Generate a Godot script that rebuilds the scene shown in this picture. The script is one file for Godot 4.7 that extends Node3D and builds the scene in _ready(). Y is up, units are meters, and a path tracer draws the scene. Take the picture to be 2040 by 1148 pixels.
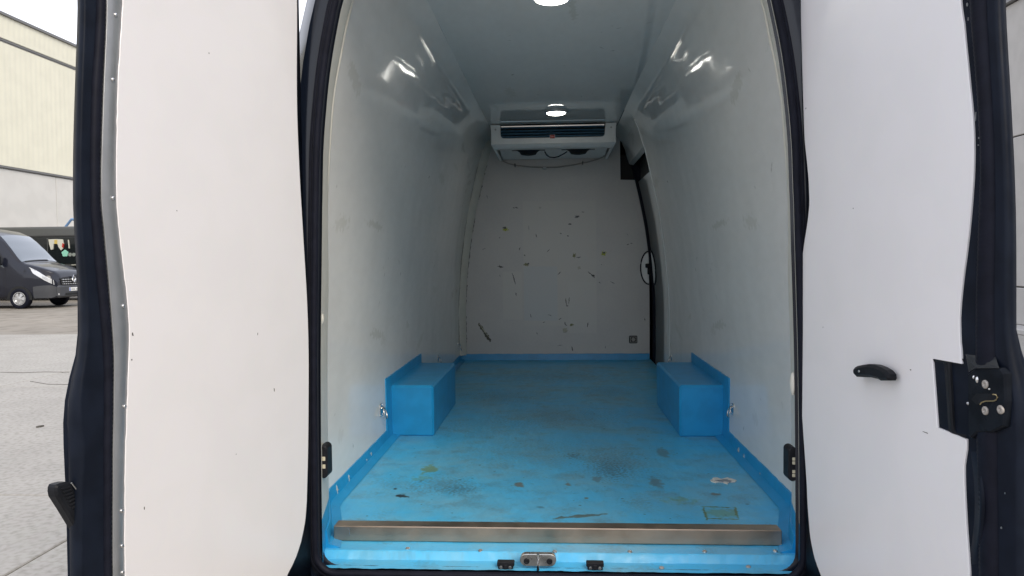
extends Node3D
# A refrigerated cargo van seen through its open rear doors, in an industrial yard.
# The van's axis runs along -z, the yard's ground is y = 0, units are metres.

const FOCAL := 1480.0            # of the 2040 x 1148 photograph, in its pixels
const MID := Vector2(1020, 574)
var cam: Camera3D
var rng := RandomNumberGenerator.new()
var M := {}
var used := {}

# ------------------------------------------------------------------ pixels to directions
func ray(px: float, py: float) -> Vector3:
	return cam.basis * Vector3((px - MID.x) / FOCAL, -(py - MID.y) / FOCAL, -1.0)
func on_y(px: float, py: float, y: float) -> Vector3:
	var d := ray(px, py); return cam.position + d * ((y - cam.position.y) / d.y)
func on_z(px: float, py: float, z: float) -> Vector3:
	var d := ray(px, py); return cam.position + d * ((z - cam.position.z) / d.z)
func on_x(px: float, py: float, x: float) -> Vector3:
	var d := ray(px, py); return cam.position + d * ((x - cam.position.x) / d.x)

# ------------------------------------------------------------------ mesh builder
class MB:
	var v := PackedVector3Array()
	var uv := PackedVector2Array()
	var sg := PackedInt32Array()
	var smooth := -1
	func tri(a: Vector3, b: Vector3, c: Vector3, ua := Vector2.ZERO, ub := Vector2.ZERO, uc := Vector2.ZERO):
		v.append(a); v.append(b); v.append(c)
		uv.append(ua); uv.append(ub); uv.append(uc)
		sg.append(smooth)
	func quad(a: Vector3, b: Vector3, c: Vector3, d: Vector3, ua := Vector2.ZERO, ub := Vector2.ZERO, uc := Vector2.ZERO, ud := Vector2.ZERO):
		tri(a, b, c, ua, ub, uc); tri(a, c, d, ua, uc, ud)
	# rows of points; uvs, if given, likewise
	func grid(rows: Array, close := false, uvs: Array = []):
		for i in rows.size() - 1:
			var p: PackedVector3Array = rows[i]
			var q: PackedVector3Array = rows[i + 1]
			var n := p.size()
			for j in (n if close else n - 1):
				var k := (j + 1) % n
				if uvs.size():
					var s: PackedVector2Array = uvs[i]
					var t: PackedVector2Array = uvs[i + 1]
					quad(p[j], p[k], q[k], q[j], s[j], s[k], t[k], t[j])
				else:
					quad(p[j], p[k], q[k], q[j])
	func fan(ring: PackedVector3Array, flip := false):
		var c := Vector3.ZERO
		for p in ring: c += p
		c /= ring.size()
		for j in ring.size():
			var k := (j + 1) % ring.size()
			if flip: tri(c, ring[k], ring[j])
			else: tri(c, ring[j], ring[k])
	# closed rings joined into a solid
	func solid(rows: Array):
		grid(rows, true)
		var s := smooth
		smooth = -1
		fan(rows[0], true); fan(rows[-1])
		smooth = s
	func box(c: Vector3, s: Vector3, bev := 0.002, b := Basis.IDENTITY):
		var h := s / 2
		bev = minf(bev, minf(h.x, minf(h.y, h.z)) * 0.9)
		var k := h - Vector3.ONE * bev
		var f := func(p: Vector3): return c + b * p
		for ax in 3:
			var a1 := (ax + 1) % 3
			var a2 := (ax + 2) % 3
			for sd in [-1.0, 1.0]:
				var q := []
				for e in [[-1, -1], [1, -1], [1, 1], [-1, 1]]:
					var p := Vector3.ZERO
					p[ax] = sd * h[ax]; p[a1] = e[0] * k[a1]; p[a2] = e[1] * k[a2]
					q.append(f.call(p))
				if sd > 0: quad(q[3], q[2], q[1], q[0])
				else: quad(q[0], q[1], q[2], q[3])
			for e in [[-1, -1], [1, -1], [1, 1], [-1, 1]]:
				var p0 := Vector3.ZERO; var p1 := Vector3.ZERO
				p0[a1] = e[0] * h[a1]; p0[a2] = e[1] * k[a2]; p0[ax] = -k[ax]
				p1[a1] = e[0] * k[a1]; p1[a2] = e[1] * h[a2]; p1[ax] = -k[ax]
				var p2 := p1; p2[ax] = k[ax]
				var p3 := p0; p3[ax] = k[ax]
				quad(f.call(p0), f.call(p1), f.call(p2), f.call(p3))
		for x in [-1, 1]:
			for y in [-1, 1]:
				for z in [-1, 1]:
					tri(f.call(Vector3(x * h.x, y * k.y, z * k.z)), f.call(Vector3(x * k.x, y * h.y, z * k.z)), f.call(Vector3(x * k.x, y * k.y, z * h.z)))
	func tube(path: PackedVector3Array, r: float, n := 8, close := false, up := Vector3.UP):
		var rows := []
		var m := path.size()
		for i in m:
			var a := path[(i - 1 + m) % m] if close or i > 0 else path[i]
			var b := path[(i + 1) % m] if close or i < m - 1 else path[i]
			var t := (b - a).normalized()
			var s := t.cross(up)
			if s.length() < 0.1: s = t.cross(Vector3.RIGHT)
			s = s.normalized()
			var w := s.cross(t)
			var ring := PackedVector3Array()
			for j in n:
				var an := TAU * j / n
				ring.append(path[i] + (s * cos(an) + w * sin(an)) * r)
			rows.append(ring)
		var was := smooth
		smooth = 1
		if close:
			rows.append(rows[0]); grid(rows, true)
		else: solid(rows)
		smooth = was
	# disc-like lathe: profile of (radius, height) along axis from origin
	func lathe(o: Vector3, axis: Vector3, prof: Array, n := 24):
		var s := axis.cross(Vector3.UP)
		if s.length() < 0.1: s = axis.cross(Vector3.RIGHT)
		s = s.normalized()
		var w := axis.cross(s).normalized()
		var rows := []
		for p in prof:
			var ring := PackedVector3Array()
			for j in n:
				var an := TAU * j / n
				ring.append(o + axis * p.y + (s * cos(an) + w * sin(an)) * p.x)
			rows.append(ring)
		grid(rows, true)
		fan(rows[0], true); fan(rows[-1])
	# plate with outline pts (any 2D polygon), mapped by f(point2d, offset), from offset o0 to o1, edge softened by bev at o1
	func plate(pts: PackedVector2Array, f: Callable, o0: float, o1: float, bev := 0.0):
		var n := pts.size()
		var inner := PackedVector2Array()
		var ccw := not Geometry2D.is_polygon_clockwise(pts)
		for i in n:
			var a := pts[(i - 1 + n) % n]; var b := pts[i]; var c := pts[(i + 1) % n]
			var d1 := (b - a).normalized().orthogonal(); var d2 := (c - b).normalized().orthogonal()
			var d := d1 + d2
			d = d / maxf(0.35, d.length_squared() / 2.0) if d.length() > 0.01 else d1
			inner.append(b + d * bev * (-1.0 if not ccw else -1.0) * (1.0 if ccw else -1.0))
		if bev > 0 and absf(Geometry2D_area(inner)) > absf(Geometry2D_area(pts)):
			for i in n: inner[i] = pts[i] * 2 - inner[i]
		var tr := Geometry2D.triangulate_polygon(inner)
		for i in range(0, tr.size(), 3):
			tri(f.call(inner[tr[i]], o1), f.call(inner[tr[i + 1]], o1), f.call(inner[tr[i + 2]], o1), inner[tr[i]], inner[tr[i + 1]], inner[tr[i + 2]])
		tr = Geometry2D.triangulate_polygon(pts)
		for i in range(0, tr.size(), 3):
			tri(f.call(pts[tr[i]], o0), f.call(pts[tr[i + 2]], o0), f.call(pts[tr[i + 1]], o0))
		var om := o1 - bev * signf(o1 - o0)
		for i in n:
			var k := (i + 1) % n
			quad(f.call(pts[i], o0), f.call(pts[k], o0), f.call(pts[k], om), f.call(pts[i], om), pts[i], pts[k], pts[k], pts[i])
			if bev > 0: quad(f.call(pts[i], om), f.call(pts[k], om), f.call(inner[k], o1), f.call(inner[i], o1), pts[i], pts[k], pts[k], pts[i])
	static func Geometry2D_area(p: PackedVector2Array) -> float:
		var s := 0.0
		for i in p.size():
			s += p[i].cross(p[(i + 1) % p.size()])
		return s / 2.0

func world_of(n: Node) -> Vector3:
	var p := Vector3.ZERO
	while n != self and n is Node3D:
		p += n.position; n = n.get_parent()
	return p

func mesh_of(b: MB, origin: Vector3) -> ArrayMesh:
	var st := SurfaceTool.new()
	st.begin(Mesh.PRIMITIVE_TRIANGLES)
	for i in b.v.size():
		var g := b.sg[i / 3]
		st.set_smooth_group(-1 if g < 0 else g)
		st.set_uv(b.uv[i])
		st.add_vertex(b.v[i] - origin)
	st.generate_normals()
	return st.commit()

func obj(called: String, b: MB, mat: Material, parent: Node = self) -> MeshInstance3D:
	var lo := b.v[0]; var hi := b.v[0]
	for p in b.v:
		lo = lo.min(p); hi = hi.max(p)
	var o := Vector3((lo.x + hi.x) / 2, lo.y, (lo.z + hi.z) / 2)
	var m := MeshInstance3D.new()
	m.mesh = mesh_of(b, o)
	m.material_override = mat
	return put(called, m, o, parent)

func put(called: String, m: Node3D, at: Vector3, parent: Node = self):
	m.name = numbered(called) if parent == self else called
	m.position = at - world_of(parent)
	parent.add_child(m, true)
	return m

func shared(called: String, mesh: Mesh, mat: Material, at: Vector3, basis_: Basis, parent: Node = self) -> MeshInstance3D:
	var m := MeshInstance3D.new()
	m.mesh = mesh; m.material_override = mat
	put(called, m, at, parent)
	m.basis = basis_
	return m

func numbered(n: String) -> String:
	if not used.has(n):
		used[n] = 0; return n
	used[n] += 1
	return "%s_%03d" % [n, used[n]]

func thing(called: String, label: String, category: String, at: Vector3, group := "") -> Node3D:
	var o := Node3D.new()
	o.name = numbered(called); o.position = at
	add_child(o)
	tag(o, label, category, group)
	return o

func tag(o: Node, label: String, category: String, group := ""):
	o.set_meta("label", label); o.set_meta("category", category)
	if group: o.set_meta("group", group)

func structure(o: Node) -> Node:
	o.set_meta("kind", "structure"); return o

# an axis frame whose z looks along n
func facing(n: Vector3) -> Basis:
	var z := n.normalized()
	var x := Vector3.UP.cross(z)
	if x.length() < 0.05: x = Vector3.RIGHT
	x = x.normalized()
	return Basis(x, z.cross(x), z)

# interpolate a table of [key, value] rows, sorted by key; ends go on flat
func look(t: Array, k: float) -> float:
	if k <= t[0][0]: return t[0][1]
	for i in t.size() - 1:
		if k <= t[i + 1][0]:
			var a: float = t[maxi(i - 1, 0)][1]; var d: float = t[mini(i + 2, t.size() - 1)][1]
			var f: float = (k - t[i][0]) / (t[i + 1][0] - t[i][0])
			var c := cubic_interpolate(t[i][1], t[i + 1][1], a, d, f)
			return clampf(c, minf(t[i][1], t[i + 1][1]) - 0.002, maxf(t[i][1], t[i + 1][1]) + 0.002)
	return t[-1][1]

func stadium(w: float, h: float, n := 8) -> PackedVector2Array:
	var r := minf(w, h) / 2
	return rounded(w, h, r, n)
func rounded(w: float, h: float, r: float, n := 5, c := Vector2.ZERO) -> PackedVector2Array:
	var p := PackedVector2Array()
	for q in 4:
		var k := Vector2((w / 2 - r) * (1 if q in [0, 3] else -1), (h / 2 - r) * (1 if q < 2 else -1))
		for i in n + 1:
			var a := PI / 2 * q + PI / 2 * i / n
			p.append(c + k + Vector2(cos(a), sin(a)) * r)
	# drop doubled points
	var o := PackedVector2Array()
	for i in p.size():
		if p[i].distance_to(p[(i + 1) % p.size()]) > 1e-5: o.append(p[i])
	return o

# ------------------------------------------------------------------ materials
func noise(seed_: int, freq: float, oct := 4, type := FastNoiseLite.TYPE_SIMPLEX_SMOOTH) -> FastNoiseLite:
	var n := FastNoiseLite.new()
	n.seed = seed_; n.frequency = freq; n.noise_type = type
	n.fractal_type = FastNoiseLite.FRACTAL_FBM; n.fractal_octaves = oct
	return n

func noise_tex(seed_: int, freq: float, oct: int, stops: Array, size := 512, normal := 0.0) -> NoiseTexture2D:
	var t := NoiseTexture2D.new()
	t.width = size; t.height = size; t.seamless = true
	t.noise = noise(seed_, freq, oct)
	if normal > 0:
		t.as_normal_map = true; t.bump_strength = normal
	elif stops.size():
		var g := Gradient.new()
		var o := PackedFloat32Array(); var c := PackedColorArray()
		for s in stops:
			o.append(s[0]); c.append(s[1])
		g.offsets = o; g.colors = c
		t.color_ramp = g
	return t

func lin(r: float, g: float, b: float) -> Color:
	return Color(r, g, b).linear_to_srgb()

func mat(c: Color, rough := 0.5, metal := 0.0, spec := 0.5) -> StandardMaterial3D:
	var m := StandardMaterial3D.new()
	m.albedo_color = c; m.roughness = rough; m.metallic = metal; m.metallic_specular = spec
	return m

# uneven tone and gloss over a plain colour
func worn(c: Color, vary: float, rough: float, seed_: int, scale_ := 1.0, rough_vary := 0.0, metal := 0.0) -> StandardMaterial3D:
	var m := mat(Color.WHITE, rough, metal)
	var l := c.srgb_to_linear()
	var stops := []
	for k in [[0.0, -0.6], [0.38, -0.3], [0.5, 0.05], [0.65, 0.3], [1.0, 0.6]]:
		var f: float = 1.0 + vary * k[1]
		stops.append([k[0], Color(minf(l.r * f, 1), minf(l.g * f, 1), minf(l.b * f, 1)).linear_to_srgb()])
	m.albedo_texture = noise_tex(seed_, 0.012, 6, stops)
	if rough_vary > 0:
		m.roughness = 1.0
		m.roughness_texture = noise_tex(seed_ + 50, 0.02, 5, [[0.0, Color.WHITE * (rough - rough_vary)], [1.0, Color.WHITE * (rough + rough_vary)]], 256)
	m.uv1_triplanar = true; m.uv1_world_triplanar = true
	m.uv1_scale = Vector3.ONE * scale_
	return m

func make_materials():
	M.black_paint = mat(lin(0.006, 0.009, 0.017), 0.28)
	M.black_paint.clearcoat_enabled = true; M.black_paint.clearcoat = 0.6; M.black_paint.clearcoat_roughness = 0.12
	M.door_frame = worn(lin(0.0075, 0.0105, 0.0185), 0.5, 0.38, 11, 1.5, 0.12)
	M.rubber = worn(lin(0.009, 0.010, 0.017), 0.4, 0.5, 12, 3.0)
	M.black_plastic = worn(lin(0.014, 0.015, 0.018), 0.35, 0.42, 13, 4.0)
	for k in ["door_frame", "rubber", "black_plastic", "black_paint"]: M[k].metallic_specular = 0.22
	M.door_panel = worn(lin(0.79, 0.768, 0.772), 0.025, 0.33, 14, 0.7, 0.06)
	M.cream = worn(lin(0.66, 0.64, 0.57), 0.07, 0.4, 15, 2.0)
	M.strip = worn(lin(0.40, 0.41, 0.42), 0.12, 0.42, 16, 2.0, 0.1, 0.75)
	M.steel = worn(lin(0.52, 0.52, 0.50), 0.15, 0.3, 17, 5.0, 0.1, 1.0)
	M.bar = worn(lin(0.42, 0.33, 0.255), 0.10, 0.40, 18, 2.0, 0.1, 1.0)  # warm tint puts a reflection of brownish surroundings into the metal colour
	M.zinc = mat(lin(0.62, 0.62, 0.62), 0.22, 1.0)
	M.screw = worn(lin(0.36, 0.33, 0.30), 0.2, 0.55, 19, 20.0, 0.1, 0.25)
	M.brass = mat(lin(0.45, 0.36, 0.2), 0.4, 0.8)
	M.blue = worn(lin(0.014, 0.285, 0.58), 0.14, 0.34, 20, 1.3)
	M.casing = worn(lin(0.84, 0.84, 0.82), 0.05, 0.35, 21, 2.0)
	M.slat = mat(lin(0.12, 0.26, 0.38), 0.3, 0.3)  # lighter blue paints in the highlights along the slat edges
	M.dark = mat(lin(0.006, 0.007, 0.008), 0.7)
	M.lens = mat(Color.WHITE, 0.4)
	M.lens.emission_enabled = true; M.lens.emission = Color(1.0, 0.99, 0.95); M.lens.emission_energy_multiplier = 7.0
	M.bezel = mat(lin(0.55, 0.55, 0.55), 0.3, 0.2)
	M.red = mat(lin(0.45, 0.03, 0.02), 0.5)
	M.white = mat(lin(0.75, 0.75, 0.74), 0.5)
	M.led = mat(lin(0.5, 0.47, 0.35), 0.35)
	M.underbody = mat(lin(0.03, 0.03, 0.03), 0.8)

# paint soft-edged, noise-broken patches on an image; pos in pixels of the image
func blotch(im: Image, c: Vector2, r: Vector2, col: Color, strength: float, n: FastNoiseLite, breakup := 0.6, ang := 0.0, soft := 3.0):
	var ext := maxf(r.x, r.y) * 1.25 + 1
	var cs := cos(ang); var sn := sin(ang)
	for y in range(maxi(0, int(c.y - ext)), mini(im.get_height(), int(c.y + ext) + 1)):
		for x in range(maxi(0, int(c.x - ext)), mini(im.get_width(), int(c.x + ext) + 1)):
			var d := Vector2(x, y) - c
			var q := Vector2((d.x * cs + d.y * sn) / r.x, (-d.x * sn + d.y * cs) / r.y)
			var e := 1.0 - q.length() + n.get_noise_2d(x, y) * breakup
			var a := clampf(e * soft, 0.0, 1.0) * strength
			if a > 0.01: im.set_pixel(x, y, im.get_pixel(x, y).lerp(col, a))

func stroke(im: Image, a: Vector2, b: Vector2, w: float, col: Color, strength: float, n: FastNoiseLite):
	var l := maxf(a.distance_to(b), 1.0)
	for i in int(l) + 1:
		var t := i / l
		var p := a.lerp(b, t)
		var g := n.get_noise_2d(p.x * 2.1, p.y * 2.1)
		var ww := w * (0.65 + 0.7 * g) * (0.5 + minf(t, 1 - t) * 1.4)
		p += (b - a).orthogonal().normalized() * n.get_noise_2d(p.y, p.x) * w * 0.8
		for y in range(int(p.y - ww - 1), int(p.y + ww + 2)):
			for x in range(int(p.x - ww - 1), int(p.x + ww + 2)):
				if x < 0 or y < 0 or x >= im.get_width() or y >= im.get_height(): continue
				var e := clampf(ww + 0.5 - Vector2(x, y).distance_to(p), 0, 1) * strength
				if e > 0.02: im.set_pixel(x, y, im.get_pixel(x, y).lerp(col, e * 0.7))

func tex(im: Image) -> ImageTexture:
	im.generate_mipmaps()
	return ImageTexture.create_from_image(im)

# ------------------------------------------------------------------ the cargo van
const FLOOR := 0.62
const CEIL := 2.53
const ZO := -2.10        # plane of the rear opening
const ZB := -6.36        # bulkhead
const ZR := -2.57        # where the side walls begin
const ZS := -5.30        # where the right wall ends and the sliding door begins
var WALL := [[0.56, 0.812], [0.9, 0.815], [1.15, 0.812], [1.45, 0.79], [1.75, 0.752], [2.0, 0.703], [2.24, 0.648], [2.40, 0.600], [2.46, 0.575]]
var OPEN := [[0.56, 0.682], [0.745, 0.682], [1.2, 0.676], [1.63, 0.663], [1.8, 0.656], [1.92, 0.645], [2.06, 0.626], [2.21, 0.595], [2.32, 0.56]]
var ZRT := [[0.56, -2.57], [1.4, -2.56], [1.63, -2.48], [1.8, -2.43], [2.0, -2.36], [2.2, -2.34], [2.53, -2.33]]
var van: Node3D
func zr(y: float) -> float:               # where the side wall begins, at height y
	return look(ZRT, y)
func side_x(y: float, z: float) -> float: # inner face of wall, or of the pillar's return behind the opening
	var a := zr(y); var m := lerpf(ZO, a, 0.42)
	var xm := lerpf(look(OPEN, y), look(WALL, y), 0.30)
	if z <= a: return look(WALL, y)
	if z < m: return lerpf(look(WALL, y), xm, (z - a) / (m - a))
	return lerpf(xm, look(OPEN, y), (z - m) / (ZO - m))

func wall_curve(off := 0.0) -> Array:     # (x, y) of the right side, floor to the ceiling's edge
	var c := []
	var y := 0.56
	while y < 2.455:
		c.append(Vector2(look(WALL, y) + off, y)); y += 0.04
	c.append(Vector2(0.575 + off, 2.46)); c.append(Vector2(0.55 + off, 2.492 + off * 0.5)); c.append(Vector2(0.50 + off, CEIL + off))
	return c

func open_curve() -> Array:               # same count as wall_curve
	var w := wall_curve()
	var c := []
	for i in w.size():
		var y: float = w[i].y
		if y < 2.32: c.append(Vector2(look(OPEN, y), y))
		else:
			var a := clampf((y - 2.32) / (CEIL - 2.32), 0, 1)
			c.append(Vector2(0.56 - 0.12 * a * a - 0.02 * a, 2.32 + 0.12 * a))
	return c

func wavy(y: float, z: float, n: FastNoiseLite) -> float:
	return n.get_noise_2d(z * 170, y * 120) * 0.0009

func build_cargo_box():
	var wn := noise(5, 0.022, 2)
	# wall texture: pale glossy plastic with faint smears and scuffs
	var wim := Image.create(1024, 512, false, Image.FORMAT_RGB8)
	var n1 := noise(31, 0.006, 4); var n2 := noise(32, 0.05, 3)
	for y in 512:
		for x in 1024:
			var k := 0.015 * n1.get_noise_2d(x, y * 2) + 0.012 * n2.get_noise_2d(x * 0.6, y * 1.5)
			wim.set_pixel(x, y, Color(0.892 + k, 0.886 + k, 0.872 + k))
	var n3 := noise(33, 0.11, 4)
	rng.seed = 77
	for i in 46:
		var p := Vector2(rng.randf() * 1024, 80 + rng.randf() * 410)
		var l := Vector2(rng.randf_range(-9, 9), rng.randf_range(-7, 7))
		stroke(wim, p, p + l, rng.randf_range(0.5, 1.5), Color(0.45, 0.45, 0.42), rng.randf_range(0.2, 0.6), n3)
	for i in 26:
		blotch(wim, Vector2(rng.randf() * 1024, 60 + rng.randf() * 440), Vector2(rng.randf_range(6, 40), rng.randf_range(3, 9)), Color(0.72, 0.71, 0.66), rng.randf_range(0.15, 0.4), n3, 0.9, rng.randf() * 0.6 - 0.3)
	var wm := mat(Color.WHITE, 0.07)
	wm.albedo_texture = tex(wim)
	M.wall = wm
	var uvf := func(y: float, z: float): return Vector2((z - ZB) / 4.0, 1.0 - (y - 0.5) / 2.05)
	# side walls
	for s in [-1.0, 1.0]:
		var b := MB.new()
		b.smooth = 1
		var z1 := ZR
		var z0: float = ZB + 0.002 if s < 0 else ZS
		var rows := []; var us := []
		var nz := 90
		for i in nz + 1:
			var r := PackedVector3Array(); var u := PackedVector2Array()
			for p in wall_curve():
				var z := lerpf(zr(p.y), z0, float(i) / nz)
				var wv := wavy(p.y + s * 3, z, wn) * (0.0 if i == 0 or i == nz else 1.0)
				r.append(Vector3(s * (p.x + wv), p.y, z)); u.append(uvf.call(p.y, z * (1.0 if s < 0 else 0.9)))
			rows.append(r); us.append(u)
		b.grid(rows, false, us)
		# a back skin so that the panel has thickness
		b.smooth = -1
		var back := []
		for z in [z1, z0]:
			var r := PackedVector3Array()
			for p in wall_curve(0.035): r.append(Vector3(s * p.x, p.y, z if z == z0 else zr(p.y)))
			back.append(r)
		b.grid(back)
		b.grid([rows[0], back[0]]); b.grid([rows[-1], back[1]])
		obj("side_wall", b, wm, van)
		# return from the wall's end to the opening: cream above, painted blue below
		for part in 2:
			var c := MB.new()
			c.smooth = 1
			var o := open_curve(); var w := wall_curve()
			var ra := PackedVector3Array(); var rm := PackedVector3Array(); var rb := PackedVector3Array()
			for i in o.size():
				var yy: float = w[i].y
				if (part == 0) == (yy > 0.735):
					ra.append(Vector3(s * (o[i].x + 0.001), o[i].y, ZO - 0.005))
					rm.append(Vector3(s * (lerpf(o[i].x, w[i].x, 0.30) ), lerpf(o[i].y, w[i].y, 0.4), lerpf(ZO, zr(w[i].y), 0.42)))
					rb.append(Vector3(s * (w[i].x + 0.0008), w[i].y, zr(w[i].y) - 0.004))
			if part == 1:
				var f := 0.735
				ra.append(Vector3(s * (look(OPEN, f) + 0.0012), f, ZO - 0.005)); rm.append(Vector3(s * lerpf(look(OPEN, f), look(WALL, f), 0.3), f, lerpf(ZO, ZR, 0.42))); rb.append(Vector3(s * (look(WALL, f) + 0.001), f, ZR - 0.004))
			else:
				var f := 0.735
				ra.insert(0, Vector3(s * (look(OPEN, f) + 0.001), f, ZO - 0.005)); rm.insert(0, Vector3(s * lerpf(look(OPEN, f), look(WALL, f), 0.3), f, lerpf(ZO, ZR, 0.42))); rb.insert(0, Vector3(s * (look(WALL, f) + 0.001), f, ZR - 0.004))
			c.grid([ra, rm, rb])
			obj("pillar_liner" if part == 0 else "kick_plate", c, M.cream if part == 0 else M.blue, van)
		# bead of sealant down the joint between wall and pillar, uneven
		var sb := MB.new()
		var path := PackedVector3Array()
		var y := 0.76
		while y < 2.42:
			var jitter := 0.004 * n1.get_noise_1d(y * 900 + s * 40)
			path.append(Vector3(s * (look(WALL, y) - 0.001 + jitter), y, zr(y) + 0.002)); y += 0.03
		sb.tube(path, 0.005, 6)
		obj("sealant_bead", sb, M.cream, van)
	# ceiling
	var cb := MB.new()
	cb.smooth = 1
	var rows := []; var us := []
	for i in 61:
		var z := lerpf(-2.33, ZB + 0.002, i / 60.0)
		var r := PackedVector3Array(); var u := PackedVector2Array()
		for j in 21:
			var x := lerpf(-0.5, 0.5, j / 20.0)
			r.append(Vector3(x, CEIL + (0.0 if j in [0, 20] else 0.0), z)); u.append(Vector2((z - ZB) / 4.0, x * 0.5 + 0.4))
		rows.append(r); us.append(u)
	cb.grid(rows, false, us)
	cb.smooth = -1
	cb.box(Vector3(0, CEIL + 0.04, (ZR + ZB) / 2), Vector3(1.0, 0.03, 3.78), 0.004)
	var ceil_mat := mat(Color.WHITE, 0.05, 0.0, 0.9)
	ceil_mat.albedo_texture = wm.albedo_texture
	obj("ceiling", cb, ceil_mat, van)
	# header over the rear opening
	var hb := MB.new()
	hb.smooth = 1
	var ho := open_curve(); var hw := wall_curve()
	hb.grid([PackedVector3Array([Vector3(-ho[-1].x, ho[-1].y, ZO - 0.005), Vector3(ho[-1].x, ho[-1].y, ZO - 0.005)]), PackedVector3Array([Vector3(-hw[-1].x, CEIL - 0.0006, -2.334), Vector3(hw[-1].x, CEIL - 0.0006, -2.334)])])
	obj("header_liner", hb, M.cream, van)
	build_floor()
	build_bulkhead()
	build_sliding_door(wm)
	# wheel boxes with the painted strip on the wall behind them, and skirtings
	var edge := noise(41, 2.0, 3)
	for s in [-1.0, 1.0]:
		var b := MB.new()
		b.box(Vector3(s * 0.7125, 0.7425, -4.015), Vector3(0.225, 0.255, 0.81), 0.010)
		var wb := obj("wheel_box", b, M.blue, van)
		var t := MB.new()
		var prev := []
		# strip above and in front of the box, with a hand-painted edge
		var lo := PackedVector3Array(); var hi := PackedVector3Array()
		for i in 41:
			var z := lerpf(-3.50, -4.45, i / 40.0)
			var top := 0.922 + 0.003 * edge.get_noise_1d(z * 9 + s)
			lo.append(Vector3(s * (look(WALL, 0.66) - 0.006), 0.66, z)); hi.append(Vector3(s * (look(WALL, top) - 0.006), top, z))
		t.grid([lo, hi])
		for e in [0, -1]:
			var k: float = s * 0.01
			t.quad(lo[e], hi[e], hi[e] + Vector3(k, 0, 0), lo[e] + Vector3(k, 0, 0))
		t.grid([hi, PackedVector3Array(Array(hi).map(func(p): return p + Vector3(s * 0.01, 0, 0)))])
		obj("painted_strip", t, M.blue, wb)
		var k := MB.new()
		var z_end: float = ZB + 0.004 if s < 0 else ZS
		var r0 := PackedVector3Array(); var r1 := PackedVector3Array(); var r2 := PackedVector3Array(); var r3 := PackedVector3Array()
		var n := 80
		for i in n + 1:
			var z := lerpf(-2.185, z_end, float(i) / n)
			var top := 0.672 + 0.0035 * edge.get_noise_1d(z * 8 + s * 5)
			var x0 := side_x(FLOOR + 0.02, z)
			r0.append(Vector3(s * (x0 - 0.045), FLOOR + 0.002, z)); r1.append(Vector3(s * (x0 - 0.010), FLOOR + 0.012, z))
			r2.append(Vector3(s * (side_x(top, z) - 0.0045), top, z)); r3.append(Vector3(s * (x0 + 0.012), top + 0.001, z))
		k.smooth = 1
		k.grid([r0, r1]); k.smooth = 2; k.grid([r1, r2]); k.smooth = -1; k.grid([r2, r3])
		var q0 := Vector3(r3[0].x, FLOOR - 0.01, r3[0].z)
		k.tri(r0[0], r1[0], q0); k.tri(r1[0], r2[0], q0); k.tri(r2[0], r3[0], q0)
		var sk := obj("skirting", k, M.blue, van)
		# chips where the paint came off
		var chips := [[698, 951, 7, 10], [675, 975, 6, 12], [657, 996, 5, 8], [742, 905, 3, 6], [733, 916, 3, 4]] if s < 0 else [[1469, 899, 6, 10], [1480, 910, 5, 8], [1512, 945, 2, 5], [1556, 1017, 2, 3]]
		for c in chips:
			var h := on_x(c[0], c[1], s * 0.7985)
			var pts := PackedVector2Array()
			for i in 9:
				var a := TAU * i / 9
				pts.append(Vector2(cos(a) * c[2], sin(a) * c[3]) * 0.0011 * (1.0 + 1.3 * edge.get_noise_2d(c[0] * 7.3 + i * 3.7, c[1] * 5.1)))
			var cm := MB.new()
			cm.plate(pts, func(p: Vector2, o: float): return Vector3(s * (0.8025 + (h.y + p.y - 0.632) * 0.1375 - o), h.y + p.y, h.z + p.x * 1.5), -0.002, 0.001, 0.0004)
			obj("paint_chip", cm, M.chip, sk)

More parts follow.
